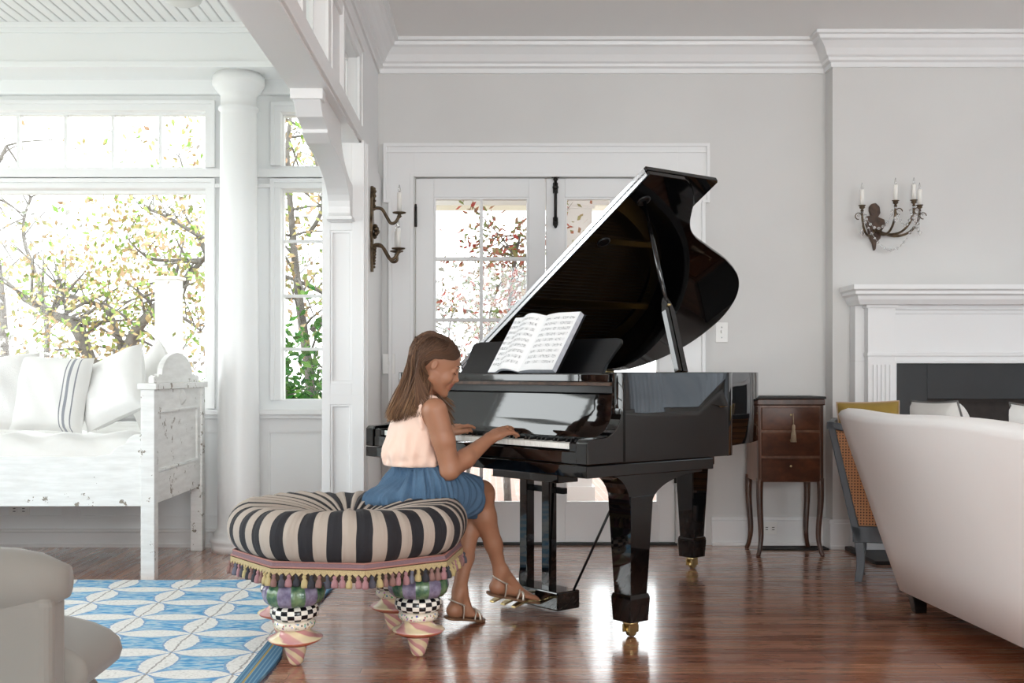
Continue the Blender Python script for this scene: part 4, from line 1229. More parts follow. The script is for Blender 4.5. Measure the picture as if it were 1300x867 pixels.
# ================= daybed =================
def paint_mat():
    t = NT('chipped_white_paint')
    n1 = t.noise(t.co(), 14, 5, 0.7); n2 = t.noise(t.scaled(t.co(), 6, 6, 40), 1.0, 4, 0.6)
    c = t.mix(t.ramp(n2, [(0.35, (0,)*3+(1,)), (0.75, (1,)*3+(1,))]), '#eeeeec', '#dcdbd8')
    g = t.node('ShaderNodeNewGeometry')
    chip = t.math('GREATER_THAN', t.math('ADD', n1, t.math('MULTIPLY', t.math('SUBTRACT', g.outputs['Pointiness'], 0.5), 3.0)), 0.83)
    t.color(t.mix(chip, c, '#8d8478')); t.b.inputs['Roughness'].default_value = 0.55
    t.bump(n1, 0.25, 0.003); return t.m
M['chippy'] = paint_mat()
bed = thing('daybed', 'long white chipped-paint wooden daybed under the picture window', 'daybed')
bx1 = -1.605; by0, by1 = 5.50, 6.48; bx0 = -3.75
def bed_end(x, sgn):
    e = MB(); pw = 0.066; xi = x-pw if sgn > 0 else x; xo = x if sgn > 0 else x+pw
    for y in (by0, by1-pw): obj('post', MB().box(xi, xo, y, y+pw, 0, 0.915), 'chippy', bed, bevel=0.003)
    p = MB(); xm_ = (xi+xo)/2
    y0, y1 = by0+pw, by1-pw
    p.box(xm_-0.012, xm_+0.012, y0, y1, 0.37, 0.91)
    for z0, z1 in ((0.362, 0.51), (0.81, 0.915)): p.box(xm_-0.022, xm_+0.022, y0, y1, z0, z1)
    p.box(xm_-0.022, xm_+0.022, y1-0.06, y1, 0.362, 0.915); p.box(xm_-0.022, xm_+0.022, y0, y0+0.03, 0.362, 0.915)
    for z in (0.512, 0.80): p.box(xm_-0.028, xm_+0.028, y0+0.02, y1-0.05, z, z+0.012)
    obj('end_panel', p, 'chippy', bed, bevel=0.003)
    c = MB().box(xi-0.012, xo+0.012, by0-0.012, by1+0.012, 0.915, 0.945)
    # arched crest with scrolled shoulders
    ym = (by0+by1)/2; prof = [(by0+0.06, 0.945)]
    prof += [(by0+0.06, 0.975), (by0+0.10, 0.985), (by0+0.13, 0.975), (by0+0.16, 0.99)]
    for i in range(13):
        a = PI - PI*i/12; prof.append((ym+0.29*math.cos(a), 0.985+0.115*math.sin(a)))
    prof += [(by1-0.16, 0.99), (by1-0.13, 0.975), (by1-0.10, 0.985), (by1-0.06, 0.975), (by1-0.06, 0.945)]
    c.prism(prof, 'x', xm_-0.014, xm_+0.014)
    obj('crest_rail', c, 'chippy', bed, bevel=0.003)
bed_end(bx1, 1); bed_end(bx0, -1)
xa, xb = bx0+0.05, bx1-0.05
prof = [(xa, 0.355), (xb, 0.355), (xb, 0.70), (xb-0.05, 0.70), (xb-0.075, 0.685), (xb-0.095, 0.655), (xb-0.13, 0.64), (xb-0.17, 0.605), (xb-0.24, 0.595)]
prof += [(xa+0.24, 0.595), (xa+0.17, 0.605), (xa+0.13, 0.64), (xa+0.095, 0.655), (xa+0.075, 0.685), (xa+0.05, 0.70), (xa, 0.70)]
obj('front_rail', MB().prism(prof, 'y', by0+0.012, by0+0.04), 'chippy', bed, bevel=0.003)
obj('back_rail', MB().box(xa, xb, by1-0.05, by1-0.02, 0.355, 0.72), 'chippy', bed, bevel=0.003)
obj('bed_slats', MB().box(xa, xb, by0+0.04, by1-0.05, 0.38, 0.42), 'chippy', bed)
rows = []
xs = [bx1-0.07 - (bx1-0.07-bx0-0.07)*i/60 for i in range(61)]
for j in range(17):
    q = j/16*PI
    row = []
    for i, x in enumerate(xs):
        yy = (by0+by1)/2 + 0.005 - 0.445*math.copysign(abs(math.cos(q))**0.35, math.cos(q))
        z = 0.45 + 0.225*math.sin(q)**0.45 if 0 < j < 16 else 0.45
        z += 0.010*math.sin(x*23+j) * math.sin(q)
        if j < 6: yy -= 0.012*math.sin(x*17)*0.5
        row.append(Vector((x, yy, z)))
    rows.append(row)
matt = obj('mattress', MB().grid(rows, True).grid([rows[0], rows[16]], False), 'linen_white')
tag(matt, 'white linen mattress lying on the chipped white daybed', 'mattress')
pillow('white pillow at the left edge, leaning flat beside the grey-striped pillow', P(-14, 497, 5.95), (1, 0.12, 0), (0.05, 0.30, 1), 0.48, 0.42, 0.17, 'linen_white', 1, dent=0.02)
pillow('white pillow with a grey stripe down its side, second from the left', P(66, 500, 5.92), (1, -0.15, -0.04), (-0.03, 0.28, 1), 0.40, 0.40, 0.16, 'linen_striped', 2)
pillow('plain white pillow tipped on a corner between the two striped pillows', P(146, 492, 5.95), (0.80, -0.25, 0.35), (0.28, 0.40, 1), 0.36, 0.40, 0.17, 'linen_white', 3)
pillow('striped white pillow slumped against the arched end of the daybed', (-1.80, 6.18, 0.885), (0.55, -0.45, 0.62), (-0.35, 0.35, 0.80), 0.42, 0.42, 0.14, 'linen_striped2', 4)

# ================= small chest =================
def wood_mat(name, c1, c2, c3, sc=(30, 30, 4), rough=0.3):
    t = NT(name); n_ = t.noise(t.scaled(t.co(), *sc), 1.0, 4, 0.65); b_ = t.noise(t.co(), 5, 3)
    t.color(t.ramp(t.math('ADD', t.math('MULTIPLY', n_, 0.6), t.math('MULTIPLY', b_, 0.4)), [(0.3, c1), (0.5, c2), (0.7, c3)]))
    t.b.inputs['Roughness'].default_value = rough; return t.m
M['walnut'] = wood_mat('walnut_veneer', '#2b1911', '#472b1e', '#5f3c29')
M['walnut_light'] = wood_mat('walnut_side', '#5c3d2b', '#795440', '#8f6850')
M['burl'] = wood_mat('burl_drawer', '#2c1810', '#4e2c1c', '#6b4029', (9, 9, 14), 0.25)
ch = thing('wooden_chest', 'small dark walnut chest of three drawers on slim curved legs', 'chest', (1.632, 6.385, 0))
w2, d2 = 0.178, 0.145
obj('top', MB().box(-w2-0.012, w2+0.012, -d2-0.012, d2+0.01, 0.853, 0.866), 'iron', ch, bevel=0.003)
obj('moulding', MB().box(-w2-0.008, w2+0.008, -d2-0.008, d2, 0.818, 0.853), 'walnut', ch, bevel=0.006)
obj('body', MB().box(-w2+0.004, w2-0.004, -d2+0.006, d2, 0.40, 0.818), 'walnut_light', ch, bevel=0.002)
for s_ in (-1, 1): obj('corner_stile', MB().box(s_*w2-0.014 if s_ > 0 else -w2, w2 if s_ > 0 else -w2+0.014, -d2, -d2+0.03, 0.39, 0.818), 'walnut', ch, bevel=0.002)
for z0, z1 in ((0.685, 0.808), (0.545, 0.672), (0.405, 0.532)):
    dr_ = obj('drawer', MB().box(-w2+0.02, w2-0.02, -d2-0.004, -d2+0.02, z0, z1), 'burl', ch, bevel=0.003)
    obj('keyhole', MB().ball((0, -d2-0.004, (z0+z1)/2+0.02), 0.006, 10, 6, (1, 0.3, 1)), 'brass', dr_)
for sx in (-1, 1):
    for sy in (-1, 1):
        pts = [(sx*(w2-0.014), sy*(d2-0.014), 0.42), (sx*(w2-0.012), sy*(d2-0.012), 0.30), (sx*(w2-0.022), sy*(d2-0.022), 0.12), (sx*(w2-0.014), sy*(d2-0.014), 0.04), (sx*(w2-0.002), sy*(d2-0.004), 0.0)]
        obj('leg', MB().tube(spline(pts, 5), [0.021-0.0085*min(1, k/14) for k in range(21)], 8), 'walnut', ch)
ta = MB(); ta.lathe([(0.004, 0), (0.009, -0.006), (0.010, -0.02), (0.008, -0.028), (0.013, -0.05), (0.018, -0.095)], (0.010, -d2-0.020, 0.715), 12)
ta.tube([(0.010, -d2-0.012, 0.775), (0.010, -d2-0.018, 0.715)], 0.0022, 6)
M['tassel_beige'] = plain('beige_tassel', '#a8957d', 0.9, bump=0.5, bscale=400)
tas = obj('tassel', ta, 'tassel_beige', None); tas.location = ch.location
tag(tas, 'beige silk tassel hanging on the front of the small walnut chest', 'tassel')

# ================= cane chair =================
def cane_mat():
    t = NT('woven_cane'); s = t.sep(t.co())
    c = 0.0135
    fu = t.math('SUBTRACT', t.math('FRACT', t.math('DIVIDE', s[0], c)), 0.5); fv = t.math('SUBTRACT', t.math('FRACT', t.math('DIVIDE', s[2], c)), 0.5)
    d = t.math('SQRT', t.math('ADD', t.math('MULTIPLY', fu, fu), t.math('MULTIPLY', fv, fv)))
    hole = t.math('LESS_THAN', d, 0.26)
    t.color(t.mix(hole, '#bb8457', '#3a2415')); t.b.inputs['Roughness'].default_value = 0.5
    t.bump(d, 0.5, 0.003); return t.m
M['cane'] = cane_mat()
M['bluegrey'] = plain('blue_grey_paint', '#3e434a', 0.4)
M['seat_cream'] = linen('cream_seat', '#cfc8bb', '#d9d3c7')
cc = thing('cane_armchair', 'dark blue-grey framed armchair with woven cane panels behind the sofa', 'chair')
ya, yb = 5.47, 6.00
def xw(px, D=5.48): return (px-CX)*D/F
def zw(py, D=5.48): return 1-(py-CY)*D/F
xt, xbm = xw(1050), xw(1083)
for k, y in enumerate((ya, yb-0.04)):
    m = MB()
    def quad(m, pts, y0, y1): m.prism(pts, 'y', y0, y1)
    zt, zb = zw(536), zw(688)
    # raked rear post, top rail, bottom rail, front post
    quad(m, [(xt, zt), (xt+0.032, zt), (xbm+0.040, zb), (xbm+0.004, zb)], y, y+0.04)
    quad(m, [(xt, zt), (xt+0.03, zt), (xt+0.62, zt-0.13), (xt+0.62, zt-0.16), (xt+0.02, zt-0.032)], y, y+0.04)
    quad(m, [(xbm, zb), (xbm+0.53, zb), (xbm+0.53, zb+0.078), (xbm-0.012, zb+0.078)], y, y+0.04)
    quad(m, [(xbm+0.49, zb), (xbm+0.53, zb), (xbm+0.50, zt-0.12), (xbm+0.46, zt-0.12)], y, y+0.04)
    obj('side_frame', m, 'bluegrey', cc, bevel=0.004)
    obj('cane_panel', MB().prism([(xt+0.022, zt-0.02), (xt+0.58, zt-0.14), (xbm+0.50, zb+0.07), (xbm+0.026, zb+0.07)], 'y', y+0.016, y+0.022), 'cane', cc)
    for xx, lean in ((xbm+0.002, 0.010), (xbm+0.49, -0.01)):
        lg = MB(); rows = []
        for q in range(7):
            t = q/6; z = zb*(1-t); ox = lean*math.sin(t*PI)
            w_ = 0.044-0.010*t
            rows.append([Vector((xx+ox, y, z)), Vector((xx+ox+w_, y, z)), Vector((xx+ox+w_, y+0.04, z)), Vector((xx+ox, y+0.04, z))])
        lg.grid(rows, False, closed_u=True); k2 = len(lg.v)
        lg.f.append((k2-4, k2-3, k2-2, k2-1)); lg.mi.append(0); lg.sm.append(False)
        obj('leg', lg, 'bluegrey', cc, bevel=0.003)
for (x0_, z0_), (x1_, z1_) in (((xt, zw(536)-0.035), (xt+0.02, zw(536))), ((xbm-0.005, zw(688)), (xbm+0.02, zw(688)+0.07))): obj('cross_rail', MB().box(x0_, x1_+0.012, ya, yb, z0_, z1_), 'bluegrey', cc, bevel=0.003)
bp = MB(); bp.add([(xt+0.012, ya+0.03, zw(540)), (xt+0.012, yb-0.03, zw(540)), (xbm+0.012, yb-0.03, zw(665)), (xbm+0.012, ya+0.03, zw(665))], [(0, 1, 2, 3)], False)
obj('back_panel', bp, 'cane', cc, solid=0.006)
obj('seat', MB().box(xbm+0.02, xbm+0.52, ya+0.045, yb-0.045, 0.28, 0.44), 'seat_cream', cc, bevel=0.03, seg=4)
pc_ = Vector((xbm, ya, 0))
for c_k in cc.children: c_k.location = c_k.location - pc_
cc.location = pc_; cc.rotation_euler = (0, 0, math.radians(-19))
M['mustard'] = linen('mustard_velvet', '#a3863c', '#8d7331')
M['pink_trim'] = plain('pink_fringe', '#b9a08c', 0.9, bump=0.6, bscale=300)
pillow('mustard yellow pillow with pinkish fringed edge on the cane armchair', P(1103, 544, 5.74), (1, -0.20, 0.03), (0.02, 0.12, 1), 0.30, 0.27, 0.12, 'mustard', 9, piping='pink_trim')

# ================= white sofa =================
M['sofa'] = linen('white_sofa_cotton', '#f3f2f1', '#f6f5f4', None, 0.15)
so = thing('sofa', 'large off-white sofa seen from behind with a sloping back', 'sofa', (1.72, 4.85, 0), math.atan2(0.05, 1))
# local x into the seat, local y away from camera (sofa runs to negative y)
LEN = 2.3
z0 = 0.083
rows = []
for k in range(2): pass
back = [(0.0, z0), (-0.068, 0.27), (-0.142, 0.48), (-0.214, 0.68), (-0.258, 0.802), (-0.262, 0.822), (-0.250, 0.836), (-0.22, 0.846), (-0.16, 0.842), (-0.12, 0.80), (0.06, 0.40), (0.10, z0)]
nb = len(back); rows = []
ys = [0.0, -0.02] + [-LEN*k/24 for k in range(1, 24)] + [-LEN+0.02, -LEN]
for y in ys:
    row = []
    for i, (x, z) in enumerate(back):
        sag = 0.006*math.sin(y*5.1+0.5) if z > 0.7 else 0.0
        inset_ = 0.012 if y in (0.0, -LEN) else 0
        xx = x + (inset_ if i < 7 else -inset_); zz = z + sag - (inset_ if z > 0.8 else 0)
        row.append(Vector((xx, y, zz)))
    rows.append(row)
m = MB().grid(rows, True, closed_u=True)
k = len(m.v); m.f.append(tuple(range(nb))); m.mi.append(0); m.sm.append(False); m.f.append(tuple(range(k-nb, k))[::-1]); m.mi.append(0); m.sm.append(False)
obj('back', m, 'sofa', so)
seam = [Vector((-0.232+0.0, y, 0.783+0.006*math.sin(y*5.1+0.5))) for y in ys]
obj('base', MB().box(0.02, 0.86, -LEN+0.01, -0.01, z0, 0.28), 'sofa', so, bevel=0.02, seg=3)
for y1 in (0.0, -LEN+0.16):
    obj('arm', MB().box(0.0, 0.86, y1-0.16, y1-0.005, z0, 0.58), 'sofa', so, bevel=0.04, seg=4)
for q in range(2):
    yq = -0.18 - q*(LEN-0.36)/2
    obj('seat_cushion', MB().box(0.10, 0.90, yq-(LEN-0.36)/2+0.008, yq-0.004, 0.285, 0.45), 'sofa', so, bevel=0.04, seg=4)
    bc = pillow_mb((LEN-0.36)/2-0.01, 0.38, 0.15, 20+q)
    R_ = Matrix(((0, -0.42, 0.9), (-1, 0, 0), (0, 0.9, 0.42))).to_4x4(); R_.translation = Vector((0.19, yq-(LEN-0.36)/4, 0.63))
    bc.transform(R_); obj('back_cushion', bc, 'linen_grey', so)
for x_, y_ in ((0.05, -0.07), (0.78, -0.07), (0.05, -LEN+0.07), (0.78, -LEN+0.07)):
    m = MB(); m.frustum((x_, y_, 0.095), 0.065, 0.065, (x_+(0.012 if x_ < 0.4 else -0.012), y_, 0), 0.046, 0.046)
    obj('leg', m, 'ebony', so, bevel=0.003)
M['piping_dark'] = plain('dark_piping', '#63605e', 0.8)
pillow('grey pillow with dark piping peeking over the sofa back near the mantel', (1.79, 4.50, 0.715), (0.05, -1, 0.02), (-0.33, 0.0, 1), 0.42, 0.36, 0.13, 'linen_grey', 11, piping='piping_dark')
pillow('pale pillow with dark piping cut off by the right edge of the view', (1.79, 3.62, 0.715), (0.05, -1, 0.0), (-0.30, 0.02, 1), 0.40, 0.38, 0.13, 'linen_white', 12, piping='piping_dark')

# ================= rolled-arm chair =================
M['grey_velvet'] = plain('grey_chair_cloth', '#837f79', 0.75, sheen=0.25, bump=0.1, bscale=500)
ra = thing('rolled_arm_chair', 'grey upholstered chair with rolled arm standing on the blue rug', 'chair', (-1.30, 2.50, 0))
# local: x forward (to the right in the photo), y away from camera
def roll(y0, sgn, length=0.46):
    rows = []; n_ = 28
    xs_ = [-0.50, -0.45] + [-0.45+0.78*k/10 for k in range(1, 11)]
    for k in range(16):
        t = k/15; x = -0.52 + t*(0.905); 
        taper = 1.0
        if t > 0.80: taper = math.sqrt(max(0.0, 1-((t-0.80)/0.20)**2*0.80))
        rx = 0.078*taper*(0.93+0.07*t)
        rows.append([Vector((x, y0 + 0.82*rx*math.cos(2*PI*i/n_)*1.0, 0.545 - 0.010*(1-t) + rx*math.sin(2*PI*i/n_))) for i in range(n_)])
    m = MB().grid(rows, True, closed_u=True)
    kk = len(m.v); m.f.append(tuple(range(kk-n_, kk))); m.mi.append(0); m.sm.append(True)
    m.f.append(tuple(range(n_))[::-1]); m.mi.append(0); m.sm.append(True)
    obj('arm_roll', m, 'grey_velvet', ra)
    obj('arm_panel', MB().box(-0.50, 0.362, y0-0.045, y0+0.055, 0.10, 0.52), 'grey_velvet', ra, bevel=0.025, seg=4)
roll(0.0, -1)
m = MB()
rows = []
for k in range(13):
    t = k/12; a = PI*t
    y = 0.165 - 0.125*math.cos(a)
    row = []
    for i in range(28):
        b = 2*PI*i/28
        ex_ = math.copysign(abs(math.cos(b))**0.85, math.cos(b)); ez_ = math.copysign(abs(math.sin(b))**0.85, math.sin(b))
        sc = 1.0 if 0 < k < 12 else 0.75
        row.append(Vector((0.045 + 0.365*ex_*sc**0.3, y, 0.332 + 0.093*ez_*sc)))
    rows.append(row)
m.grid(rows, True, closed_u=True); kk = len(m.v)
m.f.append(tuple(range(kk-28, kk))); m.mi.append(0); m.sm.append(True); m.f.append(tuple(range(28))[::-1]); m.mi.append(0); m.sm.append(True)
obj('seat_cushion', m, 'grey_velvet', ra)
obj('base', MB().box(-0.5, 0.36, 0.05, 0.29, 0.10, 0.27), 'grey_velvet', ra, bevel=0.03, seg=4)
obj('back', MB().box(-0.72, -0.46, -0.02, 0.30, 0.10, 0.86), 'grey_velvet', ra, bevel=0.07, seg=5)
for x_, y_ in ((0.32, 0.08), (0.32, 0.25), (-0.62, 0.05), (-0.62, 0.25)):
    m = MB().frustum((x_, y_, 0.115), 0.05, 0.05, (x_, y_, 0.0135), 0.036, 0.036); obj('leg', m, 'ebony', ra, bevel=0.003)

# ================= sconces =================
def crystal_drop(m, p, r, n=6):
    x, y, z = p; m.lathe([(r*0.15, r*1.2), (r*0.8, r*0.4), (r, -0.1*r), (r*0.6, -r*0.9), (r*0.08, -r*1.6)], (x, y, z), n, smooth=False)
def candle(m_c, m_f, m_b, p, h, r=0.011):
    x, y, z = p
    m_b.lathe([(0.004, -0.035), (0.010, -0.032), (0.006, -0.022), (0.016, -0.014), (0.013, -0.006), (0.020, -0.002), (0.020, 0.001)], (x, y, z), 14)
    m_c.lathe([(r, 0), (r, h), (r*0.7, h+0.002)], (x, y, z), 14)
    m_f.lathe([(0.004, 0), (0.0075, 0.010), (0.006, 0.022), (0.001, 0.040)], (x, y, z+h), 8)
sx, sy = (1112-CX)/224.6, YC
sc_ = thing('wall_sconce', 'four-candle bronze and crystal sconce above the white mantel', 'sconce', (sx, sy, 0))
def wz(y): return 1+(472-y)/226
def wx(x): return (x-CX)/226-sx
prof = [(1105, 262), (1108, 258), (1113, 257), (1118, 262), (1119, 270), (1116, 275), (1124, 278), (1126, 285), (1121, 292), (1119, 302), (1114, 308), (1113, 316), (1111, 318), (1109, 309), (1105, 301), (1103, 290), (1100, 282), (1101, 274), (1107, 273), (1105, 267)]
m = MB().prism([(wx(a), wz(b)) for a, b in prof], 'y', -0.028, 0.0)
bk_ = obj('back_plate', m, 'oldwood', sc_, bevel=0.008, seg=3)
ends = [(1087, 264, 0.14), (1124, 260, 0.20), (1150, 258, 0.16), (1163, 262, 0.09)]
for k, (ex_, ey_, dep) in enumerate(ends):
    e = Vector((wx(ex_), -dep, wz(ey_)-0.03))
    s0 = Vector((wx(1112), -0.02, wz(290)))
    pts = bez(s0, s0+Vector(((e.x-s0.x)*0.5, -dep*0.5, -0.09)), e+Vector((0, 0, -0.13)), e, 14)
    am = MB().tube(pts, [0.008]*6+[0.0065]*9, 8)
    c = e + Vector((0.020*(1 if e.x > 0 else -1), 0, -0.03)); am.tube([c+Vector((0.018*math.cos(q*0.6), 0, 0.018*math.sin(q*0.6))) for q in range(9)], 0.003, 6)
    arm = obj('candle_arm', am, 'bronze', sc_)
    mc, mf, mbz = MB(), MB(), MB(); candle(mc, mf, mbz, (e.x, e.y, wz(ey_)), 0.085)
    obj('candle_cup', mbz, 'bronze', arm); obj('candle_sleeve', mc, 'candle', arm); obj('flame_bulb', mf, 'crystal', arm)
tips = [Vector((wx(e[0]), -e[2], wz(e[1])-0.04)) for e in ends]
for a, b in ((0, 1), (1, 2), (2, 3)):
    cr = MB().tube([tips[a].lerp(tips[b], q/12) + Vector((0, 0, -0.10*math.sin(PI*q/12))) for q in range(13)], 0.0012, 4)
    for q in range(9):
        t = q/8; p = tips[a].lerp(tips[b], t) + Vector((0, 0, -0.10*math.sin(PI*t))); cr.ball(p, 0.0085, 8, 6)
    obj('crystal_swag', cr, 'crystal', sc_)
cr = MB().tube([tips[0].lerp(tips[3], q/18) + Vector((0, 0, -0.02-0.19*math.sin(PI*q/18))) for q in range(19)], 0.0012, 4)
for q in range(19):
    t = q/18; p = tips[0].lerp(tips[3], t) + Vector((0, 0, -0.02-0.19*math.sin(PI*t))); cr.ball(p, 0.006+0.002*(q % 2), 8, 6)
obj('crystal_swag', cr, 'crystal', sc_)
for k in range(4):
    d_ = MB()
    p = tips[k] - Vector((0, 0, 0.05))
    d_.tube([p+Vector((0, 0, 0.05)), p-Vector((0, 0, 0.05 if k in (0, 3) else 0))], 0.001, 4)
    crystal_drop(d_, p-Vector((0, 0, 0.06 if k in (0, 3) else 0.01)), 0.013)
    for q in range(5): d_.ball(tips[k]+Vector((0.022*math.cos(q*1.26), 0.022*math.sin(q*1.26), -0.015)), 0.006, 6, 5)
    obj('crystal_drop', d_, 'crystal', sc_)

# left sconce on the face of the dividing wall
sc2 = thing('wall_sconce', 'aged brass sconce with scrolled arms on the pier beside the glass doors', 'sconce', (XL, 6.03, 0))
s2 = F/6.03
def lz(y): return 1+(472-y)/s2
m = MB()
pr = [(-0.012, 345), (0.012, 345), (0.022, 330), (0.03, 318), (0.022, 308), (0.045, 295), (0.05, 282), (0.03, 272), (0.026, 262), (0.034, 252), (0.02, 244), (0.012, 238), (0, 236), (-0.012, 238), (-0.02, 244), (-0.034, 252), (-0.026, 262), (-0.03, 272), (-0.05, 282), (-0.045, 295), (-0.022, 308), (-0.03, 318), (-0.022, 330)]
m.prism([(a, lz(b)) for a, b in pr], 'x', 0.0, 0.014)
for q in range(9): m.ball((0.016+0.004*(q % 2), 0, lz(240+q*3.0)), 0.011-0.0005*q, 8, 6)
for q in range(7): m.ball((0.018, 0, lz(315+q*4)), 0.013-0.001*q, 8, 6)
for q in range(5): m.ball((0.020+0.012*math.sin(q*0.8), 0.01*(-1)**q, lz(288+q*3)), 0.017-0.001*q, 8, 6)
obj('back_plate', m, 'bronze', sc2)
for k, (yy, reach, yoff, ext) in enumerate(((265, 0.150, 0.0, 268), (312, 0.150, -0.06, 315), (312, 0.13, 0.08, 316))):
    z0_ = lz(yy); r_ = reach
    pts = spline([(0.012, yoff*0.2, z0_-0.004), (0.030, yoff*0.4, z0_+0.004), (0.06, yoff*0.6, z0_-0.004), (0.085, yoff*0.8, z0_-0.045), (0.105, yoff, z0_-0.075), (0.13, yoff, z0_-0.07), (r_, yoff, z0_-0.035), (r_, yoff, z0_-0.02)], 5)
    arm = obj('candle_arm', MB().tube(pts, 0.0085, 8), 'bronze', sc2)
    zc = z0_-0.018
    mc = MB().lathe([(0.006, -0.03), (0.014, -0.022), (0.008, -0.012), (0.034, -0.006), (0.036, 0.0), (0.012, 0.001)], (r_, yoff, zc), 18)
    obj('drip_pan', mc, 'bronze', arm)
    obj('candle_sleeve', MB().lathe([(0.012, 0), (0.012, 0.10), (0.009, 0.104)], (r_, yoff, zc), 14), 'candle', arm)
    obj('flame_bulb', MB().lathe([(0.004, 0), (0.008, 0.012), (0.006, 0.025), (0.001, 0.042)], (r_, yoff, zc+0.103), 8), 'crystal', arm)
# ================= outside =================
def ground_mat():
    t = NT('patio'); s = t.sep(t.co())
    b = t.node('ShaderNodeTexBrick'); t.link(t.scaled(t.co(), 4, 4, 4), b.inputs['Vector'])
    b.inputs['Color1'].default_value = hexc('#9a7a6e'); b.inputs['Color2'].default_value = hexc('#8f6c5f'); b.inputs['Mortar'].default_value = hexc('#a59c94')
    b.inputs['Scale'].default_value = 1.0
    t.color(b.outputs[0]); t.b.inputs['Roughness'].default_value = 0.9; return t.m
M['patio'] = ground_mat()
M['lawn'] = plain('lawn', '#7e8a5c', 0.95, var='#95976f', vscale=2)
struct('ground_patio', MB().box(-5.2, 6, YB+0.16, 16, -0.25, -0.12), 'patio')
struct('ground_lawn', MB().box(-25, 25, 16, 60, -0.4, -0.16), 'lawn')
struct('ground_lawn_side', MB().box(-25, -4.6, -10, 9.6, -0.4, -0.16), 'lawn')
t = thing('porch_frame', 'white porch beam and square posts outside the glass doors', 'porch')
m = MB(); m.box(-0.9, 5, 9.0, 9.25, 2.35, 2.62); m.box(-0.9, 5, 8.97, 9.28, 2.30, 2.36)
obj('beam', m, 'trim', t)
obj('porch_shade_roof', MB().box(-0.95, 5, YB+0.17, 9.25, 2.62, 2.70), 'trim', t)
for px_, w_ in ((733, 0.22), (214, 0.17)):
    x = (px_-CX)*9.1/F
    zt = 2.3 if px_ > 400 else 1.75
    m = MB(); m.box(x-w_/2, x+w_/2, 9.02, 9.2, -0.12, zt); m.box(x-w_/2-0.02, x+w_/2+0.02, 9.0, 9.22, zt-0.02, zt); m.box(x-w_/2-0.02, x+w_/2+0.02, 9.0, 9.22, -0.12, 0.1)
    obj('post', m, 'trim', t)
def leaf_mat(name, c1, c2, c3):
    t = NT(name); g = t.node('ShaderNodeObjectInfo')
    n_ = t.noise(t.co(), 2.6, 3, 0.7)
    w = t.node('ShaderNodeTexWhiteNoise'); 
    sn = t.node('ShaderNodeVectorMath', operation='SNAP'); t.link(t.co(), sn.inputs[0]); sn.inputs[1].default_value = (0.07,)*3
    t.link(sn.outputs[0], w.inputs['Vector'])
    f = t.math('ADD', t.math('MULTIPLY', n_, 0.6), t.math('MULTIPLY', w.outputs[0], 0.45))
    t.color(t.ramp(f, [(0.35, c1), (0.55, c2), (0.75, c3)])); t.b.inputs['Roughness'].default_value = 0.8
    t.b.inputs['Specular IOR Level'].default_value = 0.1
    return t.m
M['leaf_autumn'] = leaf_mat('autumn_leaves', '#86a858', '#bcae7c', '#c6a48c')
M['leaf_red'] = leaf_mat('red_green_leaves', '#82955a', '#a98266', '#b8524a')
M['leaf_green'] = leaf_mat('green_leaves', '#2c6622', '#4b7f30', '#6a8a48')
M['leaf_grey'] = leaf_mat('silvery_leaves', '#a8aca2', '#b4b6b0', '#bcbab6')
M['bark'] = plain('bark', '#6b6663', 0.9, var='#85807b', vscale=20)
def foliage(rnd, pts, per, spread, size):
    m = MB()
    for p in pts:
        for _ in range(per):
            c = Vector(p) + Vector((rnd.gauss(0, spread), rnd.gauss(0, spread), rnd.gauss(0, spread)))
            u = Vector((rnd.uniform(-1, 1), rnd.uniform(-1, 1), rnd.uniform(-1, 1))).normalized(); v = u.orthogonal().normalized()
            s_ = size*rnd.uniform(0.5, 1.3)
            m.add([c-u*s_, c+v*s_*0.5-u*s_*0.2, c+u*s_*0.9, c-v*s_*0.5-u*s_*0.2], [(0, 1, 2, 3)], False)
    return m
def tree(name, label, base, limbs, mat, seed, per=26, spread=0.16, size=0.05, twig=3):
    rnd = random.Random(seed); t = thing(name, label, 'tree' if 'tree' in name else 'shrub', base)
    b = Vector(base); tr = MB(); leaf_pts = []
    for L, r0 in limbs:
        pts = spline([Vector(p)-b for p in L], 6)
        tr.tube(pts, [r0*(1-0.75*i/(len(pts)-1)) for i in range(len(pts))], 7)
        for i in range(len(pts)//4, len(pts)):
            leaf_pts.append(pts[i])
            for _ in range(twig if i % 2 == 0 else 0):
                d = Vector((rnd.uniform(-1, 1), rnd.uniform(-0.6, 0.6), rnd.uniform(-0.4, 1))).normalized()*rnd.uniform(0.25, 0.6)
                e = pts[i]+d; tr.tube(bez(pts[i], pts[i]+d*0.4+Vector((0, 0, 0.05)), e-Vector((0, 0, 0.03)), e, 4), [r0*0.22, r0*0.18, r0*0.14, r0*0.1, r0*0.06], 5)
                leaf_pts.append(e); leaf_pts.append(pts[i].lerp(e, 0.6))
    obj('branches', tr, 'bark', t)
    f = foliage(rnd, leaf_pts, per, spread, size)
    obj('foliage', f, mat, t)
    return t
def Q(px, py, D): return P(px, py, D)
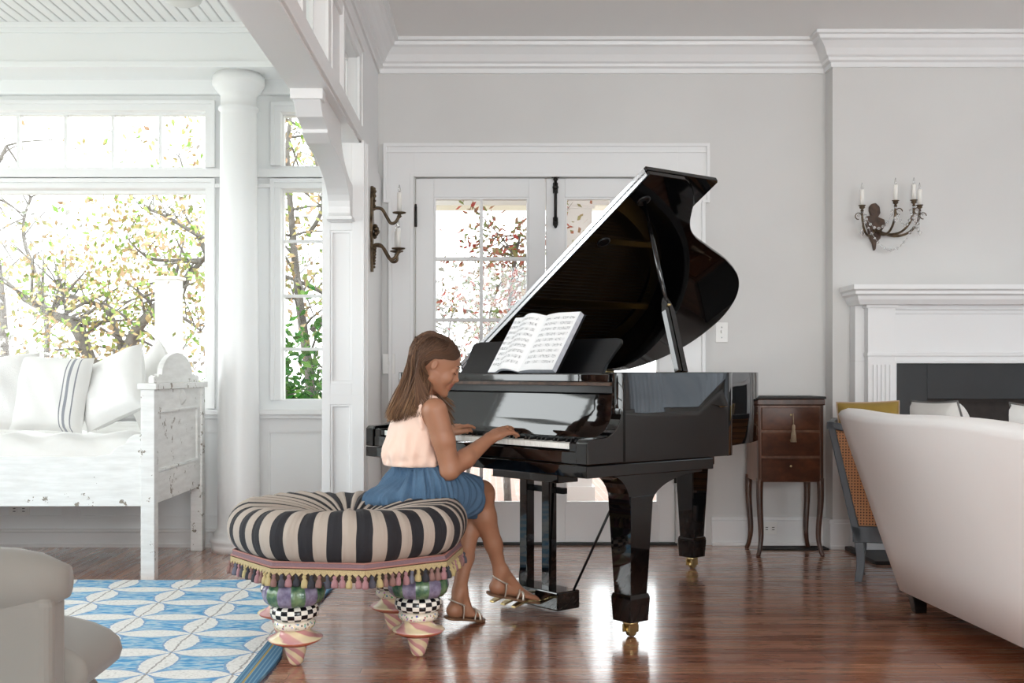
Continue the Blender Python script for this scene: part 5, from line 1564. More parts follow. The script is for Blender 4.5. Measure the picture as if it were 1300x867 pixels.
tree('tree', 'autumn tree with dark branches outside the picture window', Q(118, 640, 10)*1.0, [
    ([Q(150, 640, 10), Q(140, 520, 10), Q(118, 465, 10), Q(95, 415, 10), Q(66, 398, 10), Q(30, 380, 10.2)], 0.085),
    ([Q(150, 640, 10), Q(160, 480, 9.9), Q(168, 430, 9.9), Q(196, 392, 9.8), Q(232, 358, 9.8), Q(262, 325, 9.7)], 0.075),
    ([Q(160, 460, 10), Q(140, 400, 10), Q(120, 385, 10), Q(82, 372, 10), Q(70, 358, 10)], 0.035),
    ([Q(262, 305, 9.7), Q(220, 280, 9.7), Q(205, 272, 9.7), Q(180, 264, 9.7)], 0.022),
    ([Q(262, 330, 9.9), Q(200, 330, 9.9), Q(176, 318, 9.9), Q(160, 300, 9.9)], 0.02),
    ([Q(190, 400, 9.8), Q(225, 400, 9.8), Q(255, 420, 9.8)], 0.03)], 'leaf_autumn', 2, per=9, spread=0.28, size=0.036, twig=2)
tree('tree', 'leafy autumn tree seen through the narrow sunroom window', Q(380, 640, 9.0), [
    ([Q(400, 640, 9.0), Q(395, 500, 9.0), Q(380, 380, 9.0), Q(372, 300, 9.0), Q(365, 200, 9.0), Q(370, 140, 9)], 0.05),
    ([Q(395, 420, 9.0), Q(420, 380, 9.0), Q(350, 345, 9.0), Q(330, 330, 9)], 0.025),
    ([Q(390, 300, 9.0), Q(410, 260, 9.0), Q(400, 200, 9.0), Q(385, 160, 9)], 0.02)], 'leaf_autumn', 5, per=8, spread=0.24, size=0.036, twig=2)
tree('shrub', 'green shrub low outside the narrow sunroom window', Q(380, 620, 8.4), [
    ([Q(380, 620, 8.4), Q(370, 540, 8.4), Q(362, 490, 8.4)], 0.02), ([Q(384, 620, 8.4), Q(392, 540, 8.5), Q(398, 480, 8.5)], 0.02)], 'leaf_green', 7, per=16, spread=0.13, size=0.045)
tree('shrub', 'tall red and green leaved shrub outside the left glass door', Q(645, 640, 8.6), [
    ([Q(645, 640, 8.6), Q(640, 520, 8.6), Q(645, 420, 8.6), Q(652, 345, 8.6), Q(660, 300, 8.6)], 0.03),
    ([Q(645, 600, 8.6), Q(625, 480, 8.6), Q(622, 400, 8.6), Q(640, 350, 8.6)], 0.02),
    ([Q(645, 600, 8.6), Q(668, 480, 8.6), Q(668, 400, 8.6), Q(664, 330, 8.6)], 0.02)], 'leaf_red', 11, per=14, spread=0.10, size=0.032, twig=2)
tree('shrub', 'pale silvery shrub standing left of the red shrub outside the doors', Q(580, 640, 9.4), [
    ([Q(580, 640, 9.4), Q(575, 500, 9.4), Q(570, 420, 9.4), Q(580, 385, 9.4)], 0.02),
    ([Q(590, 640, 9.4), Q(605, 500, 9.4), Q(610, 440, 9.4), Q(600, 400, 9.4)], 0.02)], 'leaf_grey', 13, per=9, spread=0.16, size=0.03, twig=2)
tree('tree', 'high bare-topped tree seen faintly through the transom panes', Q(20, 640, 12), [
    ([Q(10, 640, 12), Q(5, 420, 12), Q(-10, 250, 12), Q(8, 185, 12)], 0.06),
    ([Q(40, 640, 12), Q(60, 420, 12), Q(30, 300, 12), Q(40, 250, 12)], 0.04),
    ([Q(232, 212, 12), Q(228, 200, 12), Q(222, 195, 12)], 0.012)], 'leaf_grey', 17, per=3, spread=0.28, size=0.04, twig=2)
tree('shrub', 'hazy pale bush behind the pillows outside the picture window', Q(60, 640, 11), [
    ([Q(20, 640, 11), Q(20, 520, 11), Q(0, 440, 11)], 0.02), ([Q(90, 640, 11), Q(90, 520, 11), Q(110, 430, 11)], 0.02), ([Q(180, 640, 11), Q(190, 520, 11), Q(240, 430, 11)], 0.02)], 'leaf_grey', 19, per=8, spread=0.25, size=0.04, twig=2)
# ================= the girl at the keyboard =================
class Field:
    "a signed-distance body: shapes blended into one continuous surface"
    def __init__(s, lo, hi, h):
        s.lo = np.array(lo, dtype=np.float64); s.h = h
        s.n = np.ceil((np.array(hi)-s.lo)/h).astype(int)+1
        s.F = np.full(tuple(s.n), 0.06, dtype=np.float32)
    def _win(s, lo, hi):
        a = np.maximum(0, np.floor((np.array(lo)-s.lo)/s.h).astype(int)); b = np.minimum(s.n, np.ceil((np.array(hi)-s.lo)/s.h).astype(int)+1)
        if np.any(b <= a): return None, None
        g = [((np.arange(a[i], b[i])*s.h)+s.lo[i]).astype(np.float32) for i in range(3)]
        X, Y, Z = np.meshgrid(*g, indexing='ij', sparse=True)
        return tuple(slice(a[i], b[i]) for i in range(3)), (X, Y, Z)
    def _put(s, sl, d, k, op):
        cur = s.F[sl]
        if op == 'sub':
            d = -d
            hh = np.clip(0.5 + 0.5*(d-cur)/max(k, 1e-5), 0, 1); s.F[sl] = cur*(1-hh)+d*hh + k*hh*(1-hh)
        else:
            hh = np.clip(0.5 + 0.5*(cur-d)/max(k, 1e-5), 0, 1); s.F[sl] = cur*(1-hh)+d*hh - k*hh*(1-hh)
    def cap(s, a, b, ra, rb=None, k=0.012, op='add'):
        rb = ra if rb is None else rb
        a = np.array(a, dtype=float); b = np.array(b, dtype=float); m = max(ra, rb)+0.05
        sl, g = s._win(np.minimum(a, b)-m, np.maximum(a, b)+m)
        if sl is None: return s
        d = b-a; L = max(1e-9, float(d@d)); X, Y, Z = g
        t = np.clip(((X-a[0])*d[0]+(Y-a[1])*d[1]+(Z-a[2])*d[2])/L, 0, 1)
        q = np.sqrt((X-a[0]-t*d[0])**2+(Y-a[1]-t*d[1])**2+(Z-a[2]-t*d[2])**2) - (ra+(rb-ra)*t)
        s._put(sl, q.astype(np.float32), k, op); return s
    def chain(s, pts, rs, k=0.012):
        for i in range(len(pts)-1): s.cap(pts[i], pts[i+1], rs[i], rs[i+1], k)
        return s
    def ell(s, c, r, R=None, k=0.015, op='add'):
        "R: 3 axis vectors (world)"
        c = np.array(c, dtype=float); m = max(r)+0.05
        sl, g = s._win(c-m, c+m)
        if sl is None: return s
        X, Y, Z = g[0]-c[0], g[1]-c[1], g[2]-c[2]
        R = ((1,0,0),(0,1,0),(0,0,1)) if R is None else R
        q = [(X*A[0]+Y*A[1]+Z*A[2]) for A in R]
        k0 = np.sqrt(sum((q[i]/r[i])**2 for i in range(3))); k1 = np.sqrt(sum((q[i]/r[i]**2)**2 for i in range(3)))
        d = k0*(k0-1)/np.maximum(k1, 1e-6)
        s._put(sl, d.astype(np.float32), k, op); return s
    def half(s, p, n, k=0.004):
        "cut away everything on the side n points to"
        X, Y, Z = np.meshgrid(*[((np.arange(s.n[i])*s.h)+s.lo[i]).astype(np.float32) for i in range(3)], indexing='ij', sparse=True)
        n = np.array(n, dtype=float); n /= np.linalg.norm(n)
        d = (X-p[0])*n[0]+(Y-p[1])*n[1]+(Z-p[2])*n[2]
        s.F = np.maximum(s.F, np.broadcast_to(d, s.F.shape).astype(np.float32)); return s
    def mesh(s, smooth=2):
        F = s.F; ins = F < 0
        n = F.shape
        a = np.zeros((n[0]-1, n[1]-1, n[2]-1), dtype=np.uint8)
        for i in (0, 1):
            for j in (0, 1):
                for k in (0, 1): a += ins[i:n[0]-1+i, j:n[1]-1+j, k:n[2]-1+k]
        act = (a > 0) & (a < 8); idx = np.argwhere(act)
        cv = np.stack([F[idx[:,0]+i, idx[:,1]+j, idx[:,2]+k] for i in (0,1) for j in (0,1) for k in (0,1)], 1)
        co = np.array([(i,j,k) for i in (0,1) for j in (0,1) for k in (0,1)], dtype=float)
        acc = np.zeros((len(idx), 3)); cnt = np.zeros(len(idx))
        for p in range(8):
            for q in range(p+1, 8):
                if np.abs(co[p]-co[q]).sum() == 1:
                    fa, fb = cv[:,p], cv[:,q]; m = (fa < 0) != (fb < 0)
                    t = np.where(m, fa/np.where(m, fa-fb, 1), 0)
                    acc += np.where(m[:,None], co[p]+t[:,None]*(co[q]-co[p]), 0); cnt += m
        V = (idx + acc/cnt[:,None])*s.h + s.lo
        ids = -np.ones(act.shape, dtype=np.int64); ids[act] = np.arange(len(idx))
        Q = []
        for ax in range(3):
            b, c = (ax+1) % 3, (ax+2) % 3
            s0 = [slice(None)]*3; s1 = [slice(None)]*3; s0[ax] = slice(0, n[ax]-1); s1[ax] = slice(1, n[ax])
            e = ins[tuple(s0)] != ins[tuple(s1)]
            E = np.argwhere(e)
            E = E[(E[:,b] > 0) & (E[:,c] > 0) & (E[:,b] < n[b]-1) & (E[:,c] < n[c]-1)]
            fl = ins[tuple(E.T)]
            def cell(db, dc):
                C = E.copy(); C[:,b] -= db; C[:,c] -= dc; return ids[tuple(C.T)]
            q = np.stack([cell(1,1), cell(0,1), cell(0,0), cell(1,0)], 1)
            q[~fl] = q[~fl][:, ::-1]; Q.append(q)
        Q = np.concatenate(Q)
        for it in range(smooth):
            S = np.zeros_like(V); W = np.zeros(len(V))
            for i in range(4):
                j = (i+1) % 4
                np.add.at(S, Q[:,i], V[Q[:,j]]); np.add.at(S, Q[:,j], V[Q[:,i]]); np.add.at(W, Q[:,i], 1); np.add.at(W, Q[:,j], 1)
            V = V + 0.5*(S/np.maximum(W,1)[:,None]-V)
        return V, Q
def mesh_obj(name, V, Q, mats, parent=None, mi=None):
    me = bpy.data.meshes.new(name)
    me.vertices.add(len(V)); me.vertices.foreach_set('co', np.asarray(V, dtype=np.float32).ravel())
    me.loops.add(Q.size); me.loops.foreach_set('vertex_index', Q.ravel().astype(np.int32))
    me.polygons.add(len(Q)); me.polygons.foreach_set('loop_start', np.arange(0, Q.size, 4, dtype=np.int32)); me.polygons.foreach_set('loop_total', np.full(len(Q), 4, dtype=np.int32))
    for m in (mats if isinstance(mats, (list, tuple)) else [mats]): me.materials.append(M[m])
    if mi is not None: me.polygons.foreach_set('material_index', mi.astype(np.int32))
    me.polygons.foreach_set('use_smooth', np.ones(len(Q), dtype=bool))
    me.update(calc_edges=True); me.validate()
    o = bpy.data.objects.new(name, me); COL.objects.link(o)
    if parent: o.parent = parent
    return o
def V3(*a): return Vector(a)

def skin_mat():
    t = NT('skin'); n_ = t.noise(t.co(), 14, 3)
    t.color(t.mix(n_, '#a97a5f', '#9c6c52')); t.b.inputs['Roughness'].default_value = 0.48
    t.b.inputs['Subsurface Weight'].default_value = 0.12; t.b.inputs['Subsurface Scale'].default_value = 0.008
    t.b.inputs['Subsurface Radius'].default_value = (1.0, 0.4, 0.25)
    t.bump(t.noise(t.co(), 500, 2), 0.05, 0.0005); return t.m
M['skin'] = skin_mat()
M['lips'] = plain('lips', '#9a5f50', 0.4)
M['brow'] = plain('brow_hair', '#3d2a1f', 0.7)
M['nail'] = plain('nail', '#d3a08c', 0.25)
M['teeth'] = plain('teeth', '#efeae2', 0.3)
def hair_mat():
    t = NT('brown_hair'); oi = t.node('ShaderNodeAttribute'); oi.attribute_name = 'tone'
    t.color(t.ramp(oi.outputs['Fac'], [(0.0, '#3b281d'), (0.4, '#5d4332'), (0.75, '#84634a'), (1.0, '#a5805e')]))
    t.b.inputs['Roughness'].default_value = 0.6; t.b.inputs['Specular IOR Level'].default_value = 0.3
    
    return t.m
M['hair'] = hair_mat()
def top_mat():
    t = NT('peach_top'); n_ = t.noise(t.co(), 9, 3)
    t.color(t.mix(n_, '#efc9b4', '#f0d6c8')); t.b.inputs['Roughness'].default_value = 0.7; t.b.inputs['Sheen Weight'].default_value = 0.2
    h = t.math('ADD', t.noise(t.scaled(t.co(), 16, 16, 7), 1.0, 3), t.math('MULTIPLY', t.noise(t.co(), 420, 1), 0.06))
    t.bump(h, 0.55, 0.012); return t.m
M['top'] = top_mat()
def denim():
    t = NT('blue_chambray'); n_ = t.noise(t.scaled(t.co(), 500, 500, 500), 1.0, 1); b_ = t.noise(t.scaled(t.co(), 22, 22, 7), 1.0, 3)
    t.color(t.mix(t.math('ADD', t.math('MULTIPLY', n_, 0.45), t.math('MULTIPLY', b_, 0.55)), '#1c3550', '#5f809e')); t.b.inputs['Roughness'].default_value = 0.85
    t.bump(n_, 0.15, 0.001); return t.m
M['denim'] = denim()
M['sandal_sole'] = plain('tan_leather', '#7d5d44', 0.6, var='#6b4d38', vscale=30)
M['sandal_strap'] = plain('silver_strap', '#c9c2b6', 0.35, metal=0.5)
M['leather_dark'] = plain('sandal_foot_bed', '#5c4334', 0.6)

# skeleton
er = V3(0.60, -0.80, 0); ef = V3(0.80, 0.60, 0); eu = V3(0, 0, 1)
RT = (er, ef, eu)
pel = P(533, 626, 4.43); wai = P(532, 594, 4.43); che = P(526, 556, 4.42); uch = P(531, 527, 4.41); nek = P(538, 505, 4.41)
SR = P(552, 521, 4.30); SL = V3(-0.350, 4.515, SR.z)
ER = V3(-0.150, 4.315, 0.633); EL = V3(-0.305, 4.60, 0.640)
WR = pl(-0.040, 0.50, 0.742); WL = pl(-0.035, 0.80, 0.748)
yaw = math.radians(9); pit = math.radians(22)
hf = V3(math.cos(pit)*math.cos(yaw), math.cos(pit)*math.sin(yaw), -math.sin(pit))
hr = hf.cross(eu).normalized(); hu = hr.cross(hf)
HR = (hf, hr, hu)
HC = P(553, 463, 4.38)
def H(x, y, z): return HC + hf*x + hr*y + hu*z

body = Field((-0.50, 4.10, -0.01), (0.26, 4.95, 1.18), 0.0028)
# torso
body.ell(che, (0.112, 0.078, 0.115), RT, 0.03).ell(uch, (0.115, 0.066, 0.065), RT, 0.03).ell(wai, (0.095, 0.070, 0.075), RT, 0.03).ell(pel, (0.130, 0.100, 0.080), RT, 0.03)
body.cap(SR*0.85+SL*0.15, SL*0.85+SR*0.15, 0.040, k=0.03)
body.cap(nek-eu*0.02, H(-0.030, 0, -0.055), 0.040, 0.037, 0.02)
# blades of the back
for s_ in (-1, 1): body.ell(uch+er*0.055*s_-ef*0.045-eu*0.02, (0.035, 0.015, 0.045), RT, 0.02)
# head
body.ell(H(-0.014, 0, 0.026), (0.090, 0.070, 0.080), HR, 0.01)
body.ell(H(0.022, 0, -0.030), (0.058, 0.054, 0.068), HR, 0.02)
body.ell(H(0.042, 0, 0.030), (0.042, 0.052, 0.042), HR, 0.02)
for s_ in (-1, 1):
    body.cap(H(0.000, 0.045*s_, -0.052), H(0.059, 0.014*s_, -0.088), 0.018, 0.015, 0.018)
    body.ell(H(0.055, 0.032*s_, -0.032), (0.022, 0.022, 0.024), HR, 0.014)
    body.ell(H(0.078, 0.025*s_, 0.016), (0.008, 0.018, 0.006), HR, 0.010)
body.ell(H(0.072, 0, -0.090), (0.015, 0.017, 0.014), HR, 0.012)
body.ell(H(0.075, 0, -0.058), (0.014, 0.024, 0.020), HR, 0.012)
for s_ in (-1, 1): body.ell(H(0.088, 0.031*s_, 0.002), (0.007, 0.013, 0.008), HR, 0.010, 'sub')
body.cap(H(0.078, 0, 0.012), H(0.094, 0, -0.022), 0.0085, 0.0090, 0.012); body.cap(H(0.070, 0, -0.010), H(0.082, 0, -0.040), 0.014, 0.012, 0.012)
body.ell(H(0.098, 0, -0.025), (0.0088, 0.0088, 0.0075), HR, 0.006)
for s_ in (-1, 1):
    body.ell(H(0.089, 0.010*s_, -0.029), (0.008, 0.006, 0.006), HR, 0.004)
    body.ell(H(0.067, 0.031*s_, 0.000), (0.0125, 0.0150, 0.0105), HR, 0.006)
    # ear
    body.ell(H(-0.012, 0.070*s_, -0.006), (0.0125, 0.006, 0.021), HR, 0.005); body.ell(H(-0.008, 0.0775*s_, -0.003), (0.007, 0.005, 0.012), HR, 0.004, 'sub')
# lips, parted in a smile
for z_, x_ in ((-0.0525, 0.0865), (-0.0645, 0.0840)):
    for i in range(6):
        t = -1+2*i/6; t2 = -1+2*(i+1)/6
        f_ = lambda t: H(x_-0.016*t*t, 0.025*t, z_+0.0075*t*t)
        body.cap(f_(t), f_(t2), 0.0052*(1-0.35*t*t), 0.0052*(1-0.35*t2*t2), 0.003)
# arms
body.chain([SR, SR*0.5+ER*0.5+V3(0.004, 0, 0), ER], [0.047, 0.043, 0.036], 0.014)
body.chain([ER, ER*0.62+WR*0.38-eu*0.004, WR], [0.036, 0.037, 0.0235], 0.014)
body.ell(ER+V3(-0.004, -0.006, -0.012), (0.027, 0.027, 0.024), None, 0.016)
body.chain([SL, (SL+EL)/2, EL, EL*0.62+WL*0.38, WL], [0.045, 0.040, 0.034, 0.035, 0.0235], 0.014)
nails = []
ek = V3(0.629, -0.777, 0); efp = V3(0.777, 0.629, 0)
def hand(W, h, lat, tipz, fing_curl):
    "h = wrist to knuckles, lat = towards the little finger"
    h = h.normalized(); lat = (lat-h*lat.dot(h)).normalized(); up = lat.cross(h)
    if up.z < 0: up = -up
    pw = 0.060
    for q in (-0.021, -0.007, 0.007, 0.020): body.chain([W+lat*q*0.5, W+h*0.035+lat*q*0.85+up*0.002, W+h*0.074+lat*q], [0.0175, 0.0135, 0.0105], 0.008)
    for i, (q, L) in enumerate(((-0.0235, 0.060), (-0.0075, 0.066), (0.0085, 0.062), (0.0235, 0.048))):
        p = W+h*0.074+lat*q; a = fing_curl[0]; dirs = []
        base = h*math.cos(0)+lat*(q*6.0+0.02)
        base.normalize()
        for k_, (fr, da) in enumerate(((0.46, fing_curl[0]), (0.30, fing_curl[1]), (0.24, fing_curl[2]))):
            da = da*(0.72, 1.05, 1.22, 0.95)[i]+(0, 0.05, 0.08, 0.0)[i]
            d = base*math.cos(da) - up*math.sin(da)
            e = p+d*L*fr
            if e.z < tipz+0.006: e.z = tipz+0.006
            body.cap(p, e, 0.0086-0.0010*k_, 0.0078-0.0010*k_, 0.0022)
            body.ell(e, (0.0080-0.0010*k_,)*3, None, 0.002)
            last = d; pe = p; p = e
        nails.append((pe.lerp(p, 0.75)+up*0.0045, (p-pe).normalized(), up))
    # thumb from the side of the palm near its base
    b0 = W+h*0.022-lat*0.020-up*0.004; b1 = W+h*0.048-lat*0.044-up*0.010; b2 = W+h*0.074-lat*0.052-up*0.016; b3 = W+h*0.094-lat*0.048-up*0.022
    for p_ in (b1, b2, b3):
        if p_.z < tipz+0.007: p_.z = tipz+0.007
    body.cap(b0, b1, 0.0155, 0.0110, 0.008); body.cap(b1, b2, 0.0105, 0.0092, 0.003); body.cap(b2, b3, 0.0092, 0.0072, 0.002)
kR = pl(0.030, 0.485, 0.771); kL = pl(0.030, 0.795, 0.774)
hand(WR, kR-WR, ek-eu*0.32, 0.738, (0.38, 0.80, 1.10)); hand(WL, kL-WL, -ek, 0.738, (0.35, 0.8, 1.1))
# legs
hipR = V3(-0.215, 4.37, 0.545); kneR = P(610, 627, 4.62); ankR = P(635, 724, 4.68)
hipL = V3(-0.315, 4.50, 0.545); kneL = V3(-0.060, 4.725, 0.475); ankL = P(583, 750, 4.555)
body.chain([hipR, hipR.lerp(kneR, 0.5)+eu*0.004, kneR], [0.082, 0.072, 0.056], 0.02)
body.chain([hipL, hipL.lerp(kneL, 0.5), kneL], [0.082, 0.070, 0.055], 0.02)
def shin(k_, a_, back):
    m1 = k_.lerp(a_, 0.30)+back*0.010; m2 = k_.lerp(a_, 0.65)
    body.chain([k_, m1, m2, a_], [0.050, 0.047, 0.034, 0.0255], 0.02)
    body.ell(k_+(-back)*0.012, (0.038, 0.038, 0.04), None, 0.02)
shin(kneR, ankR, V3(-0.85, -0.3, 0)); shin(kneL, ankL, V3(-0.85, -0.3, 0))
soles = []
def foot(ank, heel, toe, sole_n):
    "heel and toe are on the sole; sole_n points up from it"
    f = (toe-heel); L = f.length; f.normalize(); n_ = (sole_n-f*sole_n.dot(f)).normalized(); s_ = f.cross(n_)
    R_ = (f, s_, n_)
    body.ell(heel+f*0.028+n_*0.026, (0.032, 0.026, 0.027), R_, 0.012)
    body.cap(ank, heel+f*0.032+n_*0.032, 0.025, 0.024, 0.02)
    body.cap(ank+f*0.012, heel+f*(L*0.55)+n_*0.028, 0.024, 0.020, 0.02)
    body.cap(heel+f*0.03+n_*0.022, heel+f*(L*0.66)+n_*0.018, 0.022, 0.017, 0.015)
    body.ell(heel+f*(L*0.68)+n_*0.016, (0.040, 0.034, 0.015), R_, 0.012)
    return R_
def toes(heel, toe, R_, side):
    f, s_, n_ = R_; L = (toe-heel).length
    for i, (q, ln, r) in enumerate(((-0.022, 0.040, 0.0105), (-0.0075, 0.038, 0.0082), (0.005, 0.034, 0.0076), (0.0165, 0.028, 0.0072), (0.026, 0.021, 0.0068))):
        b = heel+f*(L*0.74)+s_*(q*0.9*side)+n_*0.013; body.cap(b, b+f*ln*0.55+s_*(q*0.15*side)+n_*0.002, r*1.05, r, 0.003); body.cap(b+f*ln*0.55+s_*(q*0.15*side)+n_*0.002, b+f*ln-n_*0.003+s_*(q*0.1*side), r, r*0.95, 0.003)
        nails.append((b+f*(ln+0.003)+n_*(r*0.7), f, n_))
hR, tR = P(621, 752, 4.66), P(684, 762, 4.80)
hL, tL = P(568, 783, 4.49), P(611, 791, 4.625)
tL.z = 0.012
nR = V3(0.0, -0.25, 1); nL = V3(0.0, -0.2, 1)
FR = foot(ankR, hR, tR, nR); toes(hR, tR, FR, -1)
FLt = foot(ankL, hL, tL, nL); toes(hL, tL, FLt, 1)
Vb, Qb = body.mesh(2); del body
# lip colour on the faces around the mouth
cen = Vb[Qb].mean(1)-np.array(HC)
lx, ly, lz = cen@np.array(hf), cen@np.array(hr), cen@np.array(hu)
zc = lz - 0.30*0.0 - 12.0*ly*ly
lip = (lx > 0.072) & (np.abs(ly) < 0.024) & (zc < -0.0475) & (zc > -0.0695)
person = mesh_obj('person', Vb, Qb, ['skin', 'lips'], None, lip.astype(int))
tag(person, 'girl in peach sleeveless top and blue skirt sitting on the ottoman playing piano', 'person')

# face details
def head_tube(pts, r, n=6): return MB().tube(spline([H(*p) for p in pts], 4), r, n)
for s_ in (-1, 1):
    obj('eyebrow', head_tube([(0.086, 0.010*s_, 0.019), (0.084, 0.024*s_, 0.025), (0.073, 0.042*s_, 0.021)], [0.0022, 0.0024, 0.0026, 0.0028, 0.0028, 0.0024, 0.0020, 0.0015, 0.001], 6), 'brow', person)
    obj('eyelashes', head_tube([(0.0805, 0.019*s_, -0.005), (0.0830, 0.031*s_, -0.0085), (0.074, 0.044*s_, -0.005)], 0.0013, 5), 'brow', person)
obj('teeth', MB().tube(spline([H(0.075, -0.016, -0.057), H(0.0845, 0, -0.0590), H(0.075, 0.016, -0.057)], 5), 0.0028, 6), 'teeth', person)

# ---- top ----
top = Field((-0.50, 4.15, 0.60), (0.0, 4.70, 0.96), 0.0036)
e_ = 0.010
top.ell(che, (0.112+e_, 0.078+e_+0.006, 0.115+e_), RT, 0.03).ell(uch, (0.115+0.006, 0.066+0.007, 0.065+0.006), RT, 0.03).ell(wai+eu*0.012, (0.120, 0.098, 0.070), RT, 0.03)
top.ell(P(520, 575, 4.42), (0.125, 0.098, 0.070), RT, 0.03)
top.cap(SR*0.78+SL*0.22, SL*0.78+SR*0.22, 0.0475, k=0.012)
for i in range(26):
    a = 2*PI*i/26; c = V3(wai.x-0.018, wai.y, 0.656+0.010*math.sin(a*2+1))+er*0.112*math.cos(a)+ef*0.092*math.sin(a)
    top.ell(c, (0.020+0.005*math.sin(i*2.4),)*2+(0.020,), None, 0.012)
top.half(V3(0, 0, 0.640), V3(0, 0, -1))
top.ell(SR+er*0.016, (0.046, 0.075, 0.088), RT, 0.006, 'sub'); top.ell(SL-er*0.016, (0.046, 0.075, 0.088), RT, 0.006, 'sub')
top.ell(nek+eu*0.016+ef*0.012, (0.054, 0.080, 0.050), RT, 0.006, 'sub')
for dr_ in (0.066, 0.080, 0.092):
    c_ = (SR+SL)/2+er*dr_-eu*0.004
    for sg in (1, -1):
        cc2 = (SR+SL)/2+er*dr_*sg-eu*0.004
        pts_ = [cc2+ef*(0.050*math.cos(a))+eu*(0.052*math.sin(a)) for a in [PI*q/8 for q in range(0, 9)]]
        pts_ = [cc2+ef*0.058-eu*0.085, cc2+ef*0.056-eu*0.04]+pts_+[cc2-ef*0.047-eu*0.035, cc2-ef*0.040-eu*0.06]
        top.chain(pts_, [0.0085]*len(pts_), 0.006)
Vt, Qt = top.mesh(2); del top
ang = np.arctan2((Vt-np.array(che))@np.array(ef), (Vt-np.array(che))@np.array(er))
zz = Vt[:,2]
disp = 0.0055*np.sin(9*ang+22*zz)*np.clip((0.86-zz)/0.2, 0, 1)+0.0025*np.sin(17*ang-30*zz+1)*np.clip((0.80-zz)/0.12, 0, 1)
rad = (Vt-np.array(che)); rad[:,2] = 0; rad /= np.linalg.norm(rad, axis=1)[:,None]+1e-6
Vt += rad*disp[:,None]
topo = mesh_obj('top', Vt, Qt, 'top', person)

# ---- skirt ----
sk = Field((-0.56, 4.10, 0.38), (0.10, 4.86, 0.70), 0.0040)
wb = V3(wai.x+0.0, wai.y, 0.640)
sk.ell(wb-eu*0.005, (0.108, 0.084, 0.035), RT, 0.02)
sk.ell(pel+V3(-0.008, 0, -0.005), (0.148, 0.122, 0.090), RT, 0.04)
sk.ell(P(505, 630, 4.40), (0.135, 0.115, 0.050), RT, 0.04)
sk.ell(P(487, 636, 4.36), (0.085, 0.060, 0.026), RT, 0.03)
k8R = hipR.lerp(kneR, 0.80); k8L = hipL.lerp(kneL, 0.78)
sk.cap(hipR-eu*0.0, k8R-eu*0.004, 0.098, 0.078, 0.04).cap(hipL, k8L, 0.098, 0.074, 0.04)
sk.cap(hipR.lerp(kneR, 0.50)-eu*0.02, k8R-eu*0.045, 0.075, 0.055, 0.03)
sk.cap(hipR.lerp(hipL, 0.5)+ef*0.08, k8R.lerp(k8L, 0.5), 0.08, 0.060, 0.04)
hemn = (kneR-hipR).normalized(); hemn = V3(hemn.x, hemn.y, -0.05)
sk.half(hipR.lerp(kneR, 0.80), hemn)
sk.half(V3(0, 0, 0.647), V3(0, 0, 1))
Vs, Qs = sk.mesh(1); del sk
c0 = np.array(wb); rel = Vs-c0
ang = np.arctan2(rel@np.array(ef), rel@np.array(er)); rr_ = np.linalg.norm(rel[:,:2], axis=1)
rad = rel.copy(); rad[:,2] *= 0.3; rad /= np.linalg.norm(rad, axis=1)[:,None]+1e-6
env = np.clip((0.655-Vs[:,2])/0.03, 0, 1)*np.clip((rr_-0.03)/0.1, 0, 1)
disp = 0.0070*np.sin(30*ang+4*np.sin(3*ang)+12*Vs[:,2]) + 0.0035*np.sin(47*ang+3*np.sin(5*ang+1)) + 0.004*np.sin(13*ang+35*Vs[:,2]+1)
Vs += rad*(disp*env)[:,None]
skirt = mesh_obj('skirt', Vs, Qs, 'denim', person)
rows = []
for z_, k_ in ((0.632, 1.0), (0.636, 1.03), (0.664, 1.01), (0.668, 0.97)):
    rows.append([Vector(wb.to_2d().to_3d())+er*(0.104*k_*math.cos(a))*(1+0.012*math.sin(60*a))+ef*(0.082*k_*math.sin(a))*(1+0.012*math.sin(60*a))+eu*(z_+0.006*math.sin(a)) for a in [2*PI*i/240 for i in range(240)]])
wbo = obj('waistband', MB().grid(rows, True, closed_u=True), 'denim', skirt, solid=0.002)

